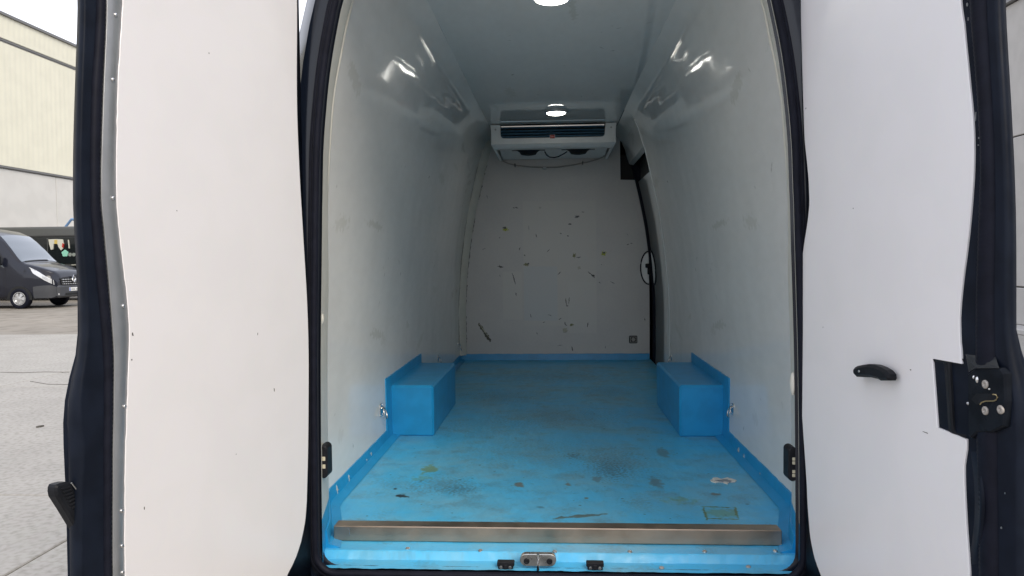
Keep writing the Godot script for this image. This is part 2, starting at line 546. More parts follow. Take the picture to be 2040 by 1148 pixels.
func build_floor():
	# paint worn by traffic: blue, greyed in the gangway, with old stains and scrapes
	var W := 640; var H := 1600
	var im := Image.create(W, H, false, Image.FORMAT_RGB8)
	var a := noise(51, 0.006, 5); var b := noise(52, 0.03, 5); var c := noise(53, 0.16, 3); var st := noise(54, 0.02, 4)
	var clean := Color(0.29, 0.70, 0.88); var grey := Color(0.42, 0.68, 0.79); var grime := Color(0.33, 0.46, 0.51)
	for y in H:
		for x in W:
			var na := a.get_noise_2d(x, y); var nb := b.get_noise_2d(x * 0.8, y * 1.2); var nc := c.get_noise_2d(x, y)
			var wear := clampf(0.36 + na * 0.9 + nb * 0.35 + nc * 0.15, 0, 1)
			var dirt := clampf(st.get_noise_2d(x * 0.75, y * 1.0) * 1.5 + nc * 0.6 + na * 0.5 - 0.15, 0, 1) * 0.36
			im.set_pixel(x, y, clean.lerp(grey, wear).lerp(grime, dirt))
	var to := func(px: float, py: float):
		var p := on_y(px, py, FLOOR)
		return Vector2((p.x + 0.815) / 1.63 * W, (p.z - ZB) / 4.19 * H)
	var n := noise(55, 0.07, 4)
	for s in [[855, 935, 18, 10, "y", 0.8, 0.7], [840, 953, 20, 6, "y", 0.35, 0.9], [880, 966, 62, 18, "g", 0.75, 1.1], [790, 965, 40, 15, "g", 0.4, 1.1], [915, 975, 45, 12, "d", 0.5, 1.3], [1320, 902, 13, 12, "g", 0.9, 0.5], [1306, 961, 15, 12, "g", 0.95, 0.6],
			[1215, 935, 35, 22, "d", 0.65, 1.6], [1230, 920, 60, 30, "g", 0.5, 1.4], [1140, 908, 18, 6, "d", 0.8, 1.4], [1188, 955, 12, 6, "g", 0.9, 0.6], [1033, 966, 14, 5, "b", 0.8, 0.7], [800, 988, 13, 4, "k", 0.9, 0.9], [787, 974, 4, 2, "k", 0.9, 0.4],
			[1355, 997, 40, 8, "y", 0.5, 1.0], [1435, 1022, 38, 11, "y", 0.55, 0.6], [1425, 985, 12, 3, "b", 0.8, 0.6], [1270, 1000, 30, 8, "g", 0.5, 1.2], [1130, 965, 6, 6, "b", 0.8, 1.0], [1168, 993, 5, 2, "b", 0.8, 0.5], [1075, 1010, 12, 2, "d", 0.7, 1.0],
			[1060, 900, 120, 30, "g", 0.3, 1.3], [960, 850, 90, 25, "g", 0.35, 1.3], [1120, 830, 120, 20, "d", 0.3, 1.3], [1000, 790, 90, 14, "d", 0.35, 1.2], [1210, 780, 60, 12, "d", 0.35, 1.2], [1100, 750, 150, 12, "d", 0.3, 1.0]]:
		var p: Vector2 = to.call(s[0], s[1])
		var q: Vector2 = to.call(s[0] + s[2], s[1]); var r: Vector2 = to.call(s[0], s[1] + s[3])
		var col: Color = {"y": Color(0.45, 0.50, 0.26), "g": Color(0.36, 0.48, 0.53), "d": Color(0.20, 0.33, 0.39), "b": Color(0.42, 0.40, 0.37), "k": Color(0.12, 0.13, 0.12)}[s[4]]
		blotch(im, p, Vector2(absf(q.x - p.x), absf(r.y - p.y)), col, s[5] * (0.75 if s[4] in ["g", "d", "y"] else 1.0), c if s[6] > 1.0 else n, s[6], 0.0, 1.1 if s[6] > 0.95 else 2.5)
	# rectangle of old tape glue
	for e in [[1398, 1010, 1463, 1011], [1463, 1010, 1470, 1034], [1400, 1011, 1408, 1036], [1410, 1033, 1470, 1035]]:
		stroke(im, to.call(e[0], e[1]), to.call(e[2], e[3]), 2.5, Color(0.36, 0.42, 0.24), 0.8, n)
	# drag marks
	stroke(im, to.call(1102, 1034), to.call(1208, 1024), 6.0, Color(0.33, 0.42, 0.43), 0.8, n)
	rng.seed = 5
	for i in 150:
		var p := Vector2(rng.randf_range(60, 580), rng.randf_range(500, 1560))
		stroke(im, p, p + Vector2(rng.randf_range(-26, 26), rng.randf_range(-6, 6)), rng.randf_range(0.3, 0.9), [Color(0.16, 0.3, 0.38), Color(0.5, 0.66, 0.72)][i % 2], rng.randf_range(0.25, 0.7), n)
	# dense fine scuffing where loads were turned and dragged
	for cl in [[1215, 935, 60, 22, 110], [885, 965, 75, 20, 110], [1140, 908, 30, 8, 30], [1100, 965, 300, 45, 170], [1300, 990, 90, 20, 50]]:
		for i in cl[4]:
			var p: Vector2 = to.call(cl[0] + rng.randfn() * cl[2] * 0.5, cl[1] + rng.randfn() * cl[3] * 0.5)
			stroke(im, p, p + Vector2(rng.randf_range(-11, 11), rng.randf_range(-5, 5)), rng.randf_range(0.25, 0.7), [Color(0.15, 0.27, 0.33), Color(0.58, 0.76, 0.82), Color(0.30, 0.42, 0.46)][i % 3], rng.randf_range(0.3, 0.8), n)
	for i in 120:
		blotch(im, Vector2(rng.randf_range(40, 600), rng.randf_range(500, 1590)), Vector2.ONE * rng.randf_range(1.0, 2.4), Color(0.14, 0.24, 0.28), 0.6, n, 0.6)
	var m := mat(Color.WHITE, 0.36)
	m.albedo_texture = tex(im)
	m.normal_enabled = true; m.normal_texture = noise_tex(56, 0.02, 5, [], 512, 3.0); m.normal_scale = 0.35
	M.floor = m
	var fb := MB.new()
	var U := func(x: float, z: float): return Vector2((x + 0.815) / 1.63, (z - ZB) / 4.19)
	var un := noise(57, 0.9, 3)
	var prof := [[-2.100, 0.594], [-2.130, 0.595], [-2.158, 0.596], [-2.161, 0.599], [-2.166, 0.617], [-2.172, FLOOR]]
	var rows := []; var us := []
	var zs := []
	for p in prof: zs.append(p)
	var z := -2.2
	while z > ZB - 0.01:
		zs.append([z, FLOOR]); z -= 0.09
	zs.append([ZB - 0.02, FLOOR])
	for p in zs:
		var r := PackedVector3Array(); var u := PackedVector2Array()
		for i in 121:
			var hw: float = 0.815 if p[0] < ZR else (lerpf(0.82, 0.725, (p[0] - ZR) / 0.27) if p[0] < -2.3 else lerpf(0.73, 0.69, (p[0] + 2.3) / 0.2))
			var x := lerpf(-hw, hw, i / 120.0)
			var wob: float = 0.0016 * un.get_noise_2d(x * 6, p[0] * 6) + (0.0014 * un.get_noise_2d(x * 30, p[0] * 60) if p[0] > -2.2 else 0.0)
			r.append(Vector3(x, p[1] + wob, p[0] + (wob * 2.0 if p[0] > -2.18 and p[0] < -2.14 else 0.0))); u.append(U.call(x, p[0]))
		rows.append(r); us.append(u)
	fb.smooth = 1
	fb.grid(rows.slice(0, 3), false, us.slice(0, 3))
	fb.smooth = 2
	fb.grid(rows.slice(2, 6), false, us.slice(2, 6))
	fb.smooth = 3
	fb.grid(rows.slice(5), false, us.slice(5))
	fb.smooth = -1
	fb.box(Vector3(0, 0.53, -4.24), Vector3(1.38, 0.06, 4.22), 0.01)
	var fl := obj("cargo_floor", fb, m, van)
	# raised flake of torn floor covering
	for fk in [[1437, 958, 22, 6, M.cream], [1440, 960, 14, 2.5, M.strip], [1105, 716.5, 12, 1.2, M.cream]]:
		var h := on_y(fk[0], fk[1], FLOOR)
		var h2 := on_y(fk[0] + fk[2], fk[1], FLOOR); var h3 := on_y(fk[0], fk[1] + fk[3], FLOOR)
		var pts := PackedVector2Array()
		for i in 14:
			var an := TAU * i / 14
			pts.append(Vector2(cos(an) * absf(h2.x - h.x), sin(an) * absf(h3.z - h.z)) * (1.0 + 0.9 * un.get_noise_2d(i * 3.3, fk[0])))
		var fm := MB.new()
		var lift: float = 0.0045 if fk[4] == M.strip else 0.003
		fm.plate(pts, func(p: Vector2, o: float): return Vector3(h.x + p.x, FLOOR + o, h.z + p.y), 0.0, lift, 0.0008)
		obj("torn_flake", fm, fk[4], fl)
	# screws in the lip
	var sm := MB.new()
	sm.lathe(Vector3.ZERO, Vector3.UP, [Vector2(0.0075, -0.002), Vector2(0.007, 0.001), Vector2(0.004, 0.003), Vector2(0.0015, 0.0032)], 12)
	var sc := mesh_of(sm, Vector3.ZERO)
	for p in [[812, 1093], [957, 1097], [1105, 1099], [1255, 1099.5], [1404, 1099], [1545, 1098]]:
		shared("screw", sc, M.steel, on_y(p[0], p[1], FLOOR + 0.001) , Basis.IDENTITY, fl)
	for p in [[1318, 1131], [1491, 1129]]:
		shared("screw", sc, M.screw, on_y(p[0], p[1], 0.5975), Basis.IDENTITY, fl)

func build_bulkhead():
	# outline seen from the rear, with the cut-out beside the sliding door
	var o := PackedVector2Array([Vector2(-0.85, 0.56), Vector2(0.806, 0.56), Vector2(0.806, 1.119), Vector2(0.803, 1.40), Vector2(0.795, 1.63), Vector2(0.762, 1.885), Vector2(0.728, 2.02), Vector2(0.692, 2.145), Vector2(0.566, 2.15), Vector2(0.562, 2.60), Vector2(-0.85, 2.60)])
	var W := 1000; var H := 1200
	var im := Image.create(W, H, false, Image.FORMAT_RGB8)
	var a := noise(61, 0.004, 4); var b := noise(62, 0.06, 4)
	for y in H:
		for x in W:
			var k := 0.02 * a.get_noise_2d(x, y) + 0.012 * b.get_noise_2d(x, y)
			im.set_pixel(x, y, Color(0.79 + k, 0.775 + k, 0.76 + k * 0.8))
	var to := func(px: float, py: float):
		var p := on_z(px, py, ZB)
		return Vector2((p.x + 0.86) / 1.7 * W, (2.62 - p.y) / 2.08 * H)
	var n := noise(63, 0.11, 4)
	# patches where panels were cleaned or covered
	for r in [[1040, 400, 1190, 650, Color(0.815, 0.80, 0.775)], [1000, 540, 1042, 638, Color(0.82, 0.805, 0.78)], [1130, 560, 1190, 665, Color(0.815, 0.80, 0.78)], [1042, 530, 1112, 640, Color(0.775, 0.785, 0.79)]]:
		var p: Vector2 = to.call(r[0], r[1]); var q: Vector2 = to.call(r[2], r[3])
		for y in range(int(p.y), int(q.y)):
			for x in range(int(p.x), int(q.x)):
				var ed := minf(minf(x - p.x, q.x - x), minf(y - p.y, q.y - y))
				im.set_pixel(x, y, im.get_pixel(x, y).lerp(r[4], clampf(ed / 6.0, 0, 1) * 0.7))
	var K := func(x: float, y: float): return to.call(880 + x / 3.102, 380 + y / 3.102)
	var dk := Color(0.20, 0.20, 0.19); var ol := Color(0.42, 0.42, 0.22); var br := Color(0.36, 0.34, 0.28); var yg := Color(0.62, 0.66, 0.08); var gr := Color(0.42, 0.42, 0.42)
	for s in [[440, 105, 452, 106, 3, dk], [455, 103, 470, 108, 3.5, dk], [537, 214, 538, 245, 1.6, gr], [580, 266, 588, 290, 2.2, dk], [783, 207, 800, 208, 4.5, dk], [865, 131, 880, 132, 2, dk], [730, 262, 740, 266, 3, dk], [774, 279, 785, 280, 3, dk],
			[650, 378, 666, 362, 2.2, dk], [478, 368, 484, 350, 2.5, dk], [508, 396, 516, 402, 3, dk], [345, 468, 380, 472, 4, dk], [355, 460, 366, 478, 3.5, dk], [435, 510, 455, 577, 3.2, dk], [457, 630, 460, 648, 3, dk], [832, 414, 860, 410, 3, gr], [905, 500, 945, 538, 3.2, dk], [930, 522, 946, 528, 4, dk],
			[716, 520, 736, 500, 2, dk], [765, 665, 772, 710, 3, br], [788, 660, 784, 700, 2.5, br], [768, 712, 782, 712, 3, dk], [760, 812, 763, 830, 3, dk], [763, 830, 775, 832, 2.5, dk], [905, 815, 898, 842, 3.4, dk], [803, 962, 810, 992, 3.2, dk], [1042, 560, 1070, 576, 2.2, gr], [1143, 333, 1156, 330, 2.5, dk], [1166, 326, 1178, 324, 2.5, dk],
			[1144, 266, 1150, 275, 1.6, gr], [586, 875, 592, 888, 2.5, gr], [625, 816, 637, 811, 2.5, dk], [655, 765, 680, 775, 2, gr], [548, 762, 552, 785, 2, dk], [1254, 785, 1256, 806, 2, dk], [250, 362, 272, 356, 2, gr], [724, 795, 738, 788, 2.5, dk], [277, 25, 283, 48, 2, gr], [750, 855, 752, 875, 2, br], [752, 876, 775, 872, 2, br], [985, 455, 988, 458, 3, dk], [355, 290, 360, 291, 3, gr], [970, 565, 980, 570, 3, gr], [1010, 960, 1012, 975, 2, gr], [745, 954, 715, 958, 2, gr], [355, 520, 362, 530, 2.4, gr]]:
		stroke(im, K.call(s[0], s[1]), K.call(s[2], s[3]), s[4] * 0.9, s[5], 1.0, n)
	for s in [[393, 238, 18, 12, yg], [388, 230, 13, 6, dk], [1000, 388, 15, 15, yg], [1001, 383, 9, 7, dk], [836, 160, 16, 10, gr], [838, 160, 8, 5, dk], [523, 456, 18, 9, ol], [534, 451, 6, 5, dk], [818, 400, 10, 14, ol], [803, 829, 12, 7, ol], [762, 862, 16, 14, Color(0.68, 0.66, 0.58)], [850, 478, 12, 9, Color(0.7, 0.68, 0.62)], [607, 104, 8, 7, Color(0.7, 0.69, 0.66)]]:
		var p: Vector2 = K.call(s[0], s[1]); var q: Vector2 = K.call(s[0] + s[2], s[1] + s[3])
		blotch(im, p, (q - p).abs(), s[4], 0.95, n, 0.9)
	# the long scrape low on the left
	stroke(im, K.call(228, 822), K.call(262, 872), 7.5, br, 0.9, n); stroke(im, K.call(255, 868), K.call(303, 932), 8, Color(0.30, 0.29, 0.24), 0.95, n); stroke(im, K.call(232, 824), K.call(290, 905), 3, Color(0.75, 0.73, 0.64), 0.9, n)
	rng.seed = 9
	for i in 60:
		var p := Vector2(rng.randf_range(60, 940), rng.randf_range(250, 1140))
		stroke(im, p, p + Vector2(rng.randf_range(-8, 8), rng.randf_range(-8, 8)), rng.randf_range(0.4, 1.0), gr, rng.randf_range(0.15, 0.5), n)
	var m := mat(Color.WHITE, 0.34)
	m.albedo_texture = tex(im)
	M.bulkhead = m
	var mb := MB.new()
	mb.plate(o, func(p: Vector2, d: float): return Vector3(p.x, p.y, ZB + d), -0.03, 0.0)
	for i in mb.uv.size(): mb.uv[i] = Vector2((mb.v[i].x + 0.86) / 1.7, (2.62 - mb.v[i].y) / 2.08)
	var bk := obj("bulkhead", mb, m, van)
	# dark pocket behind the cut-out
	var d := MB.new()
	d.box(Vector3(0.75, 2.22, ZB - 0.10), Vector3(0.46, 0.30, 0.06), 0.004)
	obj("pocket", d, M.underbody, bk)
	# painted skirting
	var k := MB.new()
	var e := noise(64, 1.5, 3)
	var r0 := PackedVector3Array(); var r1 := PackedVector3Array(); var r2 := PackedVector3Array()
	for i in 41:
		var x := lerpf(-0.806, 0.803, i / 40.0)
		var top := 0.672 + 0.003 * e.get_noise_1d(x * 9)
		r0.append(Vector3(x, FLOOR - 0.003, ZB + 0.02)); r1.append(Vector3(x, top, ZB + 0.006)); r2.append(Vector3(x, top + 0.001, ZB - 0.004))
	k.grid([r0, r1, r2])
	obj("skirting", k, M.blue, bk)
	# cover strip in the left corner, scuffed dark along its edges
	var cs := MB.new()
	cs.smooth = 1
	var rows := []
	var y := 0.665
	while y < 2.50:
		var xw := look(WALL, y); var t: float = 0.052 + 0.012 * clampf((y - 1.4) / 0.8, 0, 1)
		rows.append(PackedVector3Array([Vector3(-xw + t, y, ZB - 0.002), Vector3(-xw + t - 0.004, y, ZB + 0.012), Vector3(-xw + 0.012, y, ZB + 0.055), Vector3(-xw + 0.001, y, ZB + 0.062), Vector3(-xw - 0.02, y, ZB + 0.062)]))
		y += 0.03
	cs.grid(rows)
	obj("corner_strip", cs, M.cream, van)
	var sc := noise(65, 3.0, 4)
	for e2 in [[0.0, 0.5, 0.006], [1.0, 0.3, 0.004]]:
		# scrapes rubbed into the strip's edge
		for seg in [[0.72, 0.95], [1.05, 1.22], [1.28, 1.62], [1.66, 1.80], [1.95, 2.08], [2.12, 2.25]]:
			var s2 := MB.new()
			var q := []
			var yy: float = seg[0] + e2[1] * 0.1
			while yy < seg[1] + e2[1] * 0.1:
				var xw := look(WALL, yy); var t: float = 0.052 + 0.012 * clampf((yy - 1.4) / 0.8, 0, 1)
				var w: float = e2[2] * clampf(0.6 + 1.6 * sc.get_noise_1d(yy * 14 + e2[0] * 9), 0.05, 1.6)
				if e2[0] == 0.0: q.append(PackedVector3Array([Vector3(-xw + t + 0.0006, yy, ZB + 0.0012), Vector3(-xw + t + w, yy, ZB + 0.0012)]))
				else: q.append(PackedVector3Array([Vector3(-xw + 0.0008, yy, ZB + 0.0655), Vector3(-xw + 0.0035, yy, ZB + 0.068 + w * 6)]))
				yy += 0.012
			s2.grid(q)
			obj("scuff_mark", s2, M.scuff, bk)
	# square vent low on the right
	var v := MB.new()
	var vc := on_z(1261.5, 676.5, ZB)
	v.plate(rounded(0.070, 0.066, 0.008, 3), func(p: Vector2, q: float): return Vector3(vc.x + p.x, vc.y + p.y, ZB + q), -0.001, 0.006, 0.002)
	var vent := obj("vent_socket", v, M.black_plastic, bk)
	var v2 := MB.new()
	for q in [[0, 0.022, 0.062, 0.006], [0, -0.022, 0.062, 0.006], [-0.024, 0, 0.006, 0.05], [0.024, 0, 0.006, 0.05]]:
		v2.box(vc + Vector3(q[0], q[1], 0.008), Vector3(q[2], q[3], 0.004), 0.001)
	obj("vent_frame", v2, M.screw, vent)
	var v3 := MB.new()
	v3.lathe(Vector3(vc.x, vc.y, ZB + 0.006), Vector3.BACK, [Vector2(0.016, 0), Vector2(0.016, 0.004), Vector2(0.010, 0.005)], 16)
	obj("vent_cap", v3, M.screw, vent)
	# half plate and half ring of the sliding door's latch on the bulkhead
	var ring := MB.new(); var plate := MB.new()
	var po := PackedVector2Array()
	for i in 17:
		var an := PI / 2 + PI * i / 16
		po.append(Vector2(0.802 + 0.064 * cos(an), 1.402 + 0.128 * sin(an)))
	plate.plate(po, func(p: Vector2, q: float): return Vector3(p.x, p.y, ZB + q), -0.001, 0.005, 0.002)
	obj("latch_plate", plate, M.casing, bk)
	var rp := PackedVector3Array()
	for i in 17:
		var an := PI / 2 + PI * i / 16
		rp.append(Vector3(0.802 + 0.070 * cos(an), 1.402 + 0.140 * sin(an), ZB + 0.003))
	ring.tube(rp, 0.006, 6)
	obj("latch_gasket", ring, M.rubber, bk)
	var la := MB.new()
	la.box(Vector3(0.800, 1.42, ZB + 0.02), Vector3(0.06, 0.036, 0.03), 0.006)
	la.box(Vector3(0.806, 1.375, ZB + 0.018), Vector3(0.036, 0.06, 0.026), 0.006)
	obj("latch", la, M.black_plastic, bk)

func build_sliding_door(wm: Material):
	# header of the wall above the door
	var hb := MB.new()
	hb.smooth = 1
	var rows := []; var us := []
	for z in [ZS + 0.001, ZB + 0.002]:
		var r := PackedVector3Array(); var u := PackedVector2Array()
		for p in wall_curve():
			if p.y > 2.27:
				r.append(Vector3(p.x + 0.004, p.y, z)); u.append(Vector2((z - ZB) / 4.0, 0.2 - (p.y - 2.27) * 0.3))
		rows.append(r); us.append(u)
	hb.grid(rows, false, us)
	hb.smooth = -1
	var a: Vector3 = rows[0][0]; var b: Vector3 = rows[1][0]
	hb.quad(a, a + Vector3(0.035, -0.012, 0), b + Vector3(0.035, -0.012, 0), b)
	hb.quad(a + Vector3(0.035, -0.012, 0), a + Vector3(0.035, 0.25, 0), b + Vector3(0.035, 0.25, 0), b + Vector3(0.035, -0.012, 0))
	obj("door_header", hb, wm, van)
	# door
	var d := MB.new()
	d.smooth = 1
	var z0 := ZS - 0.012; var z1 := ZB + 0.085
	var rows2 := []
	var y := 0.60
	while y < 2.125:
		var x := look(WALL, y) + 0.030
		var e := 0.012
		rows2.append(PackedVector3Array([Vector3(x + 0.05, y, z0), Vector3(x + e, y, z0), Vector3(x, y, z0 - e), Vector3(x, y, z1 + e), Vector3(x + e * 1.5, y, z1), Vector3(x + 0.05, y, z1)]))
		y += 0.04
	d.solid(rows2)
	var sd := obj("sliding_door", d, wm, van)
	# black weather seal in the gap before the bulkhead, and above the door
	var s := MB.new()
	s.smooth = 1
	var rows3 := []
	y = 0.58
	while y < 2.30:
		var x := look(WALL, y)
		rows3.append(PackedVector3Array([Vector3(x + 0.075, y, ZB + 0.085), Vector3(x + 0.03, y, ZB + 0.06), Vector3(x + 0.012, y, ZB + 0.03), Vector3(x + 0.03, y, ZB - 0.02)]))
		y += 0.04
	s.grid(rows3)
	obj("seal", s, M.rubber, sd)
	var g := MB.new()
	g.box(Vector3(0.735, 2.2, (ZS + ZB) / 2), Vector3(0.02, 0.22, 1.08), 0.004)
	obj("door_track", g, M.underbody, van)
	# outer skin of the side behind the door is part of the body; trim on the wall's free edge
	var t := MB.new()
	t.smooth = 1
	var rows4 := []
	for p in wall_curve():
		if p.y > FLOOR and p.y < 2.47:
			rows4.append(PackedVector3Array([Vector3(p.x - 0.001, p.y, ZS + 0.016), Vector3(p.x - 0.005, p.y, ZS + 0.012), Vector3(p.x - 0.006, p.y, ZS - 0.001), Vector3(p.x + 0.002, p.y, ZS - 0.004), Vector3(p.x + 0.035, p.y, ZS - 0.004)]))
	t.grid(rows4)
	obj("edge_trim", t, M.casing, van)
	# the door's half of the latch
	var po := PackedVector2Array(); var rp := PackedVector3Array()
	var zc := ZB + 0.10
	for i in 17:
		var an := -PI / 2 + PI * i / 16
		po.append(Vector2(zc + 0.16 * cos(an), 1.402 + 0.128 * sin(an)))
		rp.append(Vector3(look(WALL, 1.402 + 0.14 * sin(an)) + 0.027, 1.402 + 0.140 * sin(an), zc + 0.175 * cos(an)))
	var pl := MB.new()
	pl.plate(po, func(p: Vector2, q: float): return Vector3(look(WALL, p.y) + 0.030 - q, p.y, p.x), -0.001, 0.005, 0.002)
	obj("latch_plate", pl, M.casing, sd)
	var rg := MB.new()
	rg.tube(rp, 0.008, 6)
	obj("latch_gasket", rg, M.rubber, sd)

func build_body():
	# shell: closed skin round the cargo box, tapered towards the rear frame, with a short nose
	var b := MB.new()
	b.smooth = 1
	var rows := []
	for st in [[ZO + 0.0, -0.0, 1.0], [ZO - 0.05, 0.045, 1.0], [ZO - 0.18, 0.10, 1.0], [ZR - 0.1, 0.15, 1.0], [-4.4, 0.165, 1.0], [-6.6, 0.165, 1.0], [-7.4, 0.12, 0.86], [-8.1, 0.05, 0.62], [-8.4, -0.10, 0.5]]:
		var r := PackedVector3Array()
		var side := []
		var y := 0.36
		while y <= 2.25:
			side.append(Vector2(look(OPEN, y) + 0.082 + st[1], y)); y += 0.10
		side.append(Vector2(0.62 + st[1], 2.42)); side.append(Vector2(0.53 + st[1], 2.57)); side.append(Vector2(0.38 + st[1], 2.66 + st[1] * 0.1))
		for p in side: r.append(Vector3(p.x, 0.36 + (p.y - 0.36) * st[2], st[0]))
		side.reverse()
		for p in side: r.append(Vector3(-p.x, 0.36 + (p.y - 0.36) * st[2], st[0]))
		rows.append(r)
	b.grid(rows, true)
	b.smooth = -1
	b.fan(rows[-1])
	var shell := obj("body_shell", b, M.black_paint, van)
	# rear frame: black face between the opening and the skin
	var f := MB.new()
	f.smooth = 1
	var inner := opening_ring(0.0)
	var outer: PackedVector3Array = rows[0]
	# sample the outer ring at the same angles
	var c := Vector3(0, 1.5, ZO)
	var ra := PackedVector3Array(); var rb := PackedVector3Array(); var rc := PackedVector3Array()
	for p in inner:
		var dir := (p - c).normalized()
		var hit := p + dir * 0.09
		for j in outer.size():
			var k := (j + 1) % outer.size()
			var q = Geometry2D.segment_intersects_segment(Vector2(c.x, c.y), Vector2(c.x, c.y) + Vector2(dir.x, dir.y) * 4, Vector2(outer[j].x, outer[j].y), Vector2(outer[k].x, outer[k].y))
			if q != null: hit = Vector3(q.x, q.y, ZO)
		ra.append(p + Vector3(0, 0, -0.02)); rb.append(p.lerp(hit, 0.45) + Vector3(0, 0, 0.004)); rc.append(hit + Vector3(0, 0, 0.0))
	f.grid([ra, rb, rc], true)
	obj("rear_frame", f, M.black_paint, van)
	# door seal along the opening: a bead with a lip
	for q in [[0.012, 0.012, 0.011], [0.026, 0.009, 0.007]]:
		var s := MB.new()
		var path := PackedVector3Array()
		for p in opening_ring(q[0]): path.append(p + Vector3(0, 0, q[1]))
		s.tube(path, q[2], 8, true, Vector3.BACK)
		obj("door_seal", s, M.rubber, van)
	# bumper step below the sill, and underbody
	var u := MB.new()
	u.box(Vector3(0, 0.47, ZO + 0.10), Vector3(1.72, 0.20, 0.20), 0.03)
	obj("bumper", u, M.black_plastic, van)
	var fl := MB.new()
	fl.box(Vector3(0, 0.40, -5.2), Vector3(1.5, 0.08, 6.0), 0.02)
	obj("underbody", fl, M.underbody, van)
	for z in [-4.0, -7.5]:
		for s in [-1.0, 1.0]:
			wheel(van, Vector3(s * 0.80, 0.335, z), Vector3(s, 0, 0), 0.335, 0.2)

func wheel(parent: Node, at: Vector3, axis: Vector3, r: float, w: float, spokes := 6):
	var t := MB.new()
	t.smooth = 1
	t.lathe(at, axis, [Vector2(r * 0.6, -w / 2), Vector2(r * 0.92, -w / 2), Vector2(r, -w * 0.36), Vector2(r, w * 0.36), Vector2(r * 0.92, w / 2), Vector2(r * 0.66, w / 2 + 0.005), Vector2(r * 0.64, w * 0.35)], 32)
	var ty := obj("wheel", t, M.rubber, parent)
	var d := MB.new()
	d.smooth = 1
	d.lathe(at, axis, [Vector2(r * 0.64, w * 0.35), Vector2(r * 0.63, w * 0.47), Vector2(r * 0.55, w * 0.47), Vector2(r * 0.52, w * 0.40), Vector2(r * 0.1, w * 0.40)], 28)
	obj("rim", d, M.underbody, ty)
	var s := MB.new()
	var bs := facing(axis)
	for i in spokes:
		var an := TAU * i / spokes
		var dir := bs.x * cos(an) + bs.y * sin(an)
		var side := axis.cross(dir)
		var c0 := at + axis * w * 0.42; var k := axis * 0.02
		s.quad(c0 + dir * r * 0.08 - side * r * 0.07 + k, c0 + dir * r * 0.6 - side * r * 0.19, c0 + dir * r * 0.6 + side * r * 0.19, c0 + dir * r * 0.08 + side * r * 0.07 + k)
	s.lathe(at + axis * w * 0.42, axis, [Vector2(r * 0.16, 0), Vector2(r * 0.15, 0.03), Vector2(r * 0.08, 0.035)], 16)
	var rr := MB.new()
	s.smooth = 1
	s.lathe(at, axis, [Vector2(r * 0.655, w * 0.40), Vector2(r * 0.65, w * 0.49), Vector2(r * 0.58, w * 0.49), Vector2(r * 0.57, w * 0.42)], 28)
	obj("hub_cap", s, M.hubcap, ty)

func opening_ring(grow: float) -> PackedVector3Array:
	var right := []
	var o := open_curve()
	# bottom corner
	for i in 7:
		var a := -PI / 2 + PI / 2 * i / 6
		right.append(Vector2(0.632 + 0.05 * cos(a), 0.645 + 0.05 * sin(a)))
	for p in o:
		if p.y > 0.66: right.append(p)
	var ring := PackedVector3Array()
	var pts := []
	for i in 9: pts.append(Vector2(lerpf(-0.60, 0.60, i / 8.0), 0.595))
	pts.append_array(right)
	for i in range(1, 6): pts.append(Vector2(lerpf(o[-1].x, -o[-1].x, i / 6.0), o[-1].y + 0.002))
	right.reverse()
	for p in right: pts.append(Vector2(-p.x, p.y))
	var n := pts.size()
	for i in n:
		var t: Vector2 = (pts[(i + 1) % n] - pts[(i - 1 + n) % n]).normalized()
		var q: Vector2 = pts[i] + Vector2(t.y, -t.x) * grow
		ring.append(Vector3(q.x - 0.005, q.y, ZO))
	return ring

# ---- rear doors: a frame (u along the door from its hinge, y, off towards the inner face)
var DA := {-1: Vector3(-0.70, 0, -2.04), 1: Vector3(0.685, 0, -2.04)}
var DPHI := {-1: 79.0, 1: 84.0}
func door_axes(s: int) -> Array:
	var ph := deg_to_rad(DPHI[s])
	return [Vector3(cos(ph) * s, 0, sin(ph)), Vector3(-sin(ph) * s, 0, cos(ph))]
func dp(s: int, u: float, y: float, off: float) -> Vector3:
	var ax := door_axes(s)
	return DA[s] + ax[0] * u + ax[1] * off + Vector3(0, y, 0)
func d_uv(s: int, px: float, py: float, off: float) -> Vector2:   # pixel to (u, y) on the door's plane
	var ax := door_axes(s)
	var a: Vector3 = DA[s] + ax[1] * off
	var r := ray(px, py)
	var p := cam.position + r * ((a - cam.position).dot(ax[1]) / r.dot(ax[1]))
	return Vector2((p - a).dot(ax[0]), p.y)
# curve given as [row, column] pixels -> sorted table [y, u], carried on to the door's ends
func d_curve(s: int, pts: Array, off: float) -> Array:
	var t := []
	for p in pts:
		var q := d_uv(s, p[1], p[0], off)
		t.append([q.y, q.x])
	t.sort_custom(func(a, b): return a[0] < b[0])
	return t

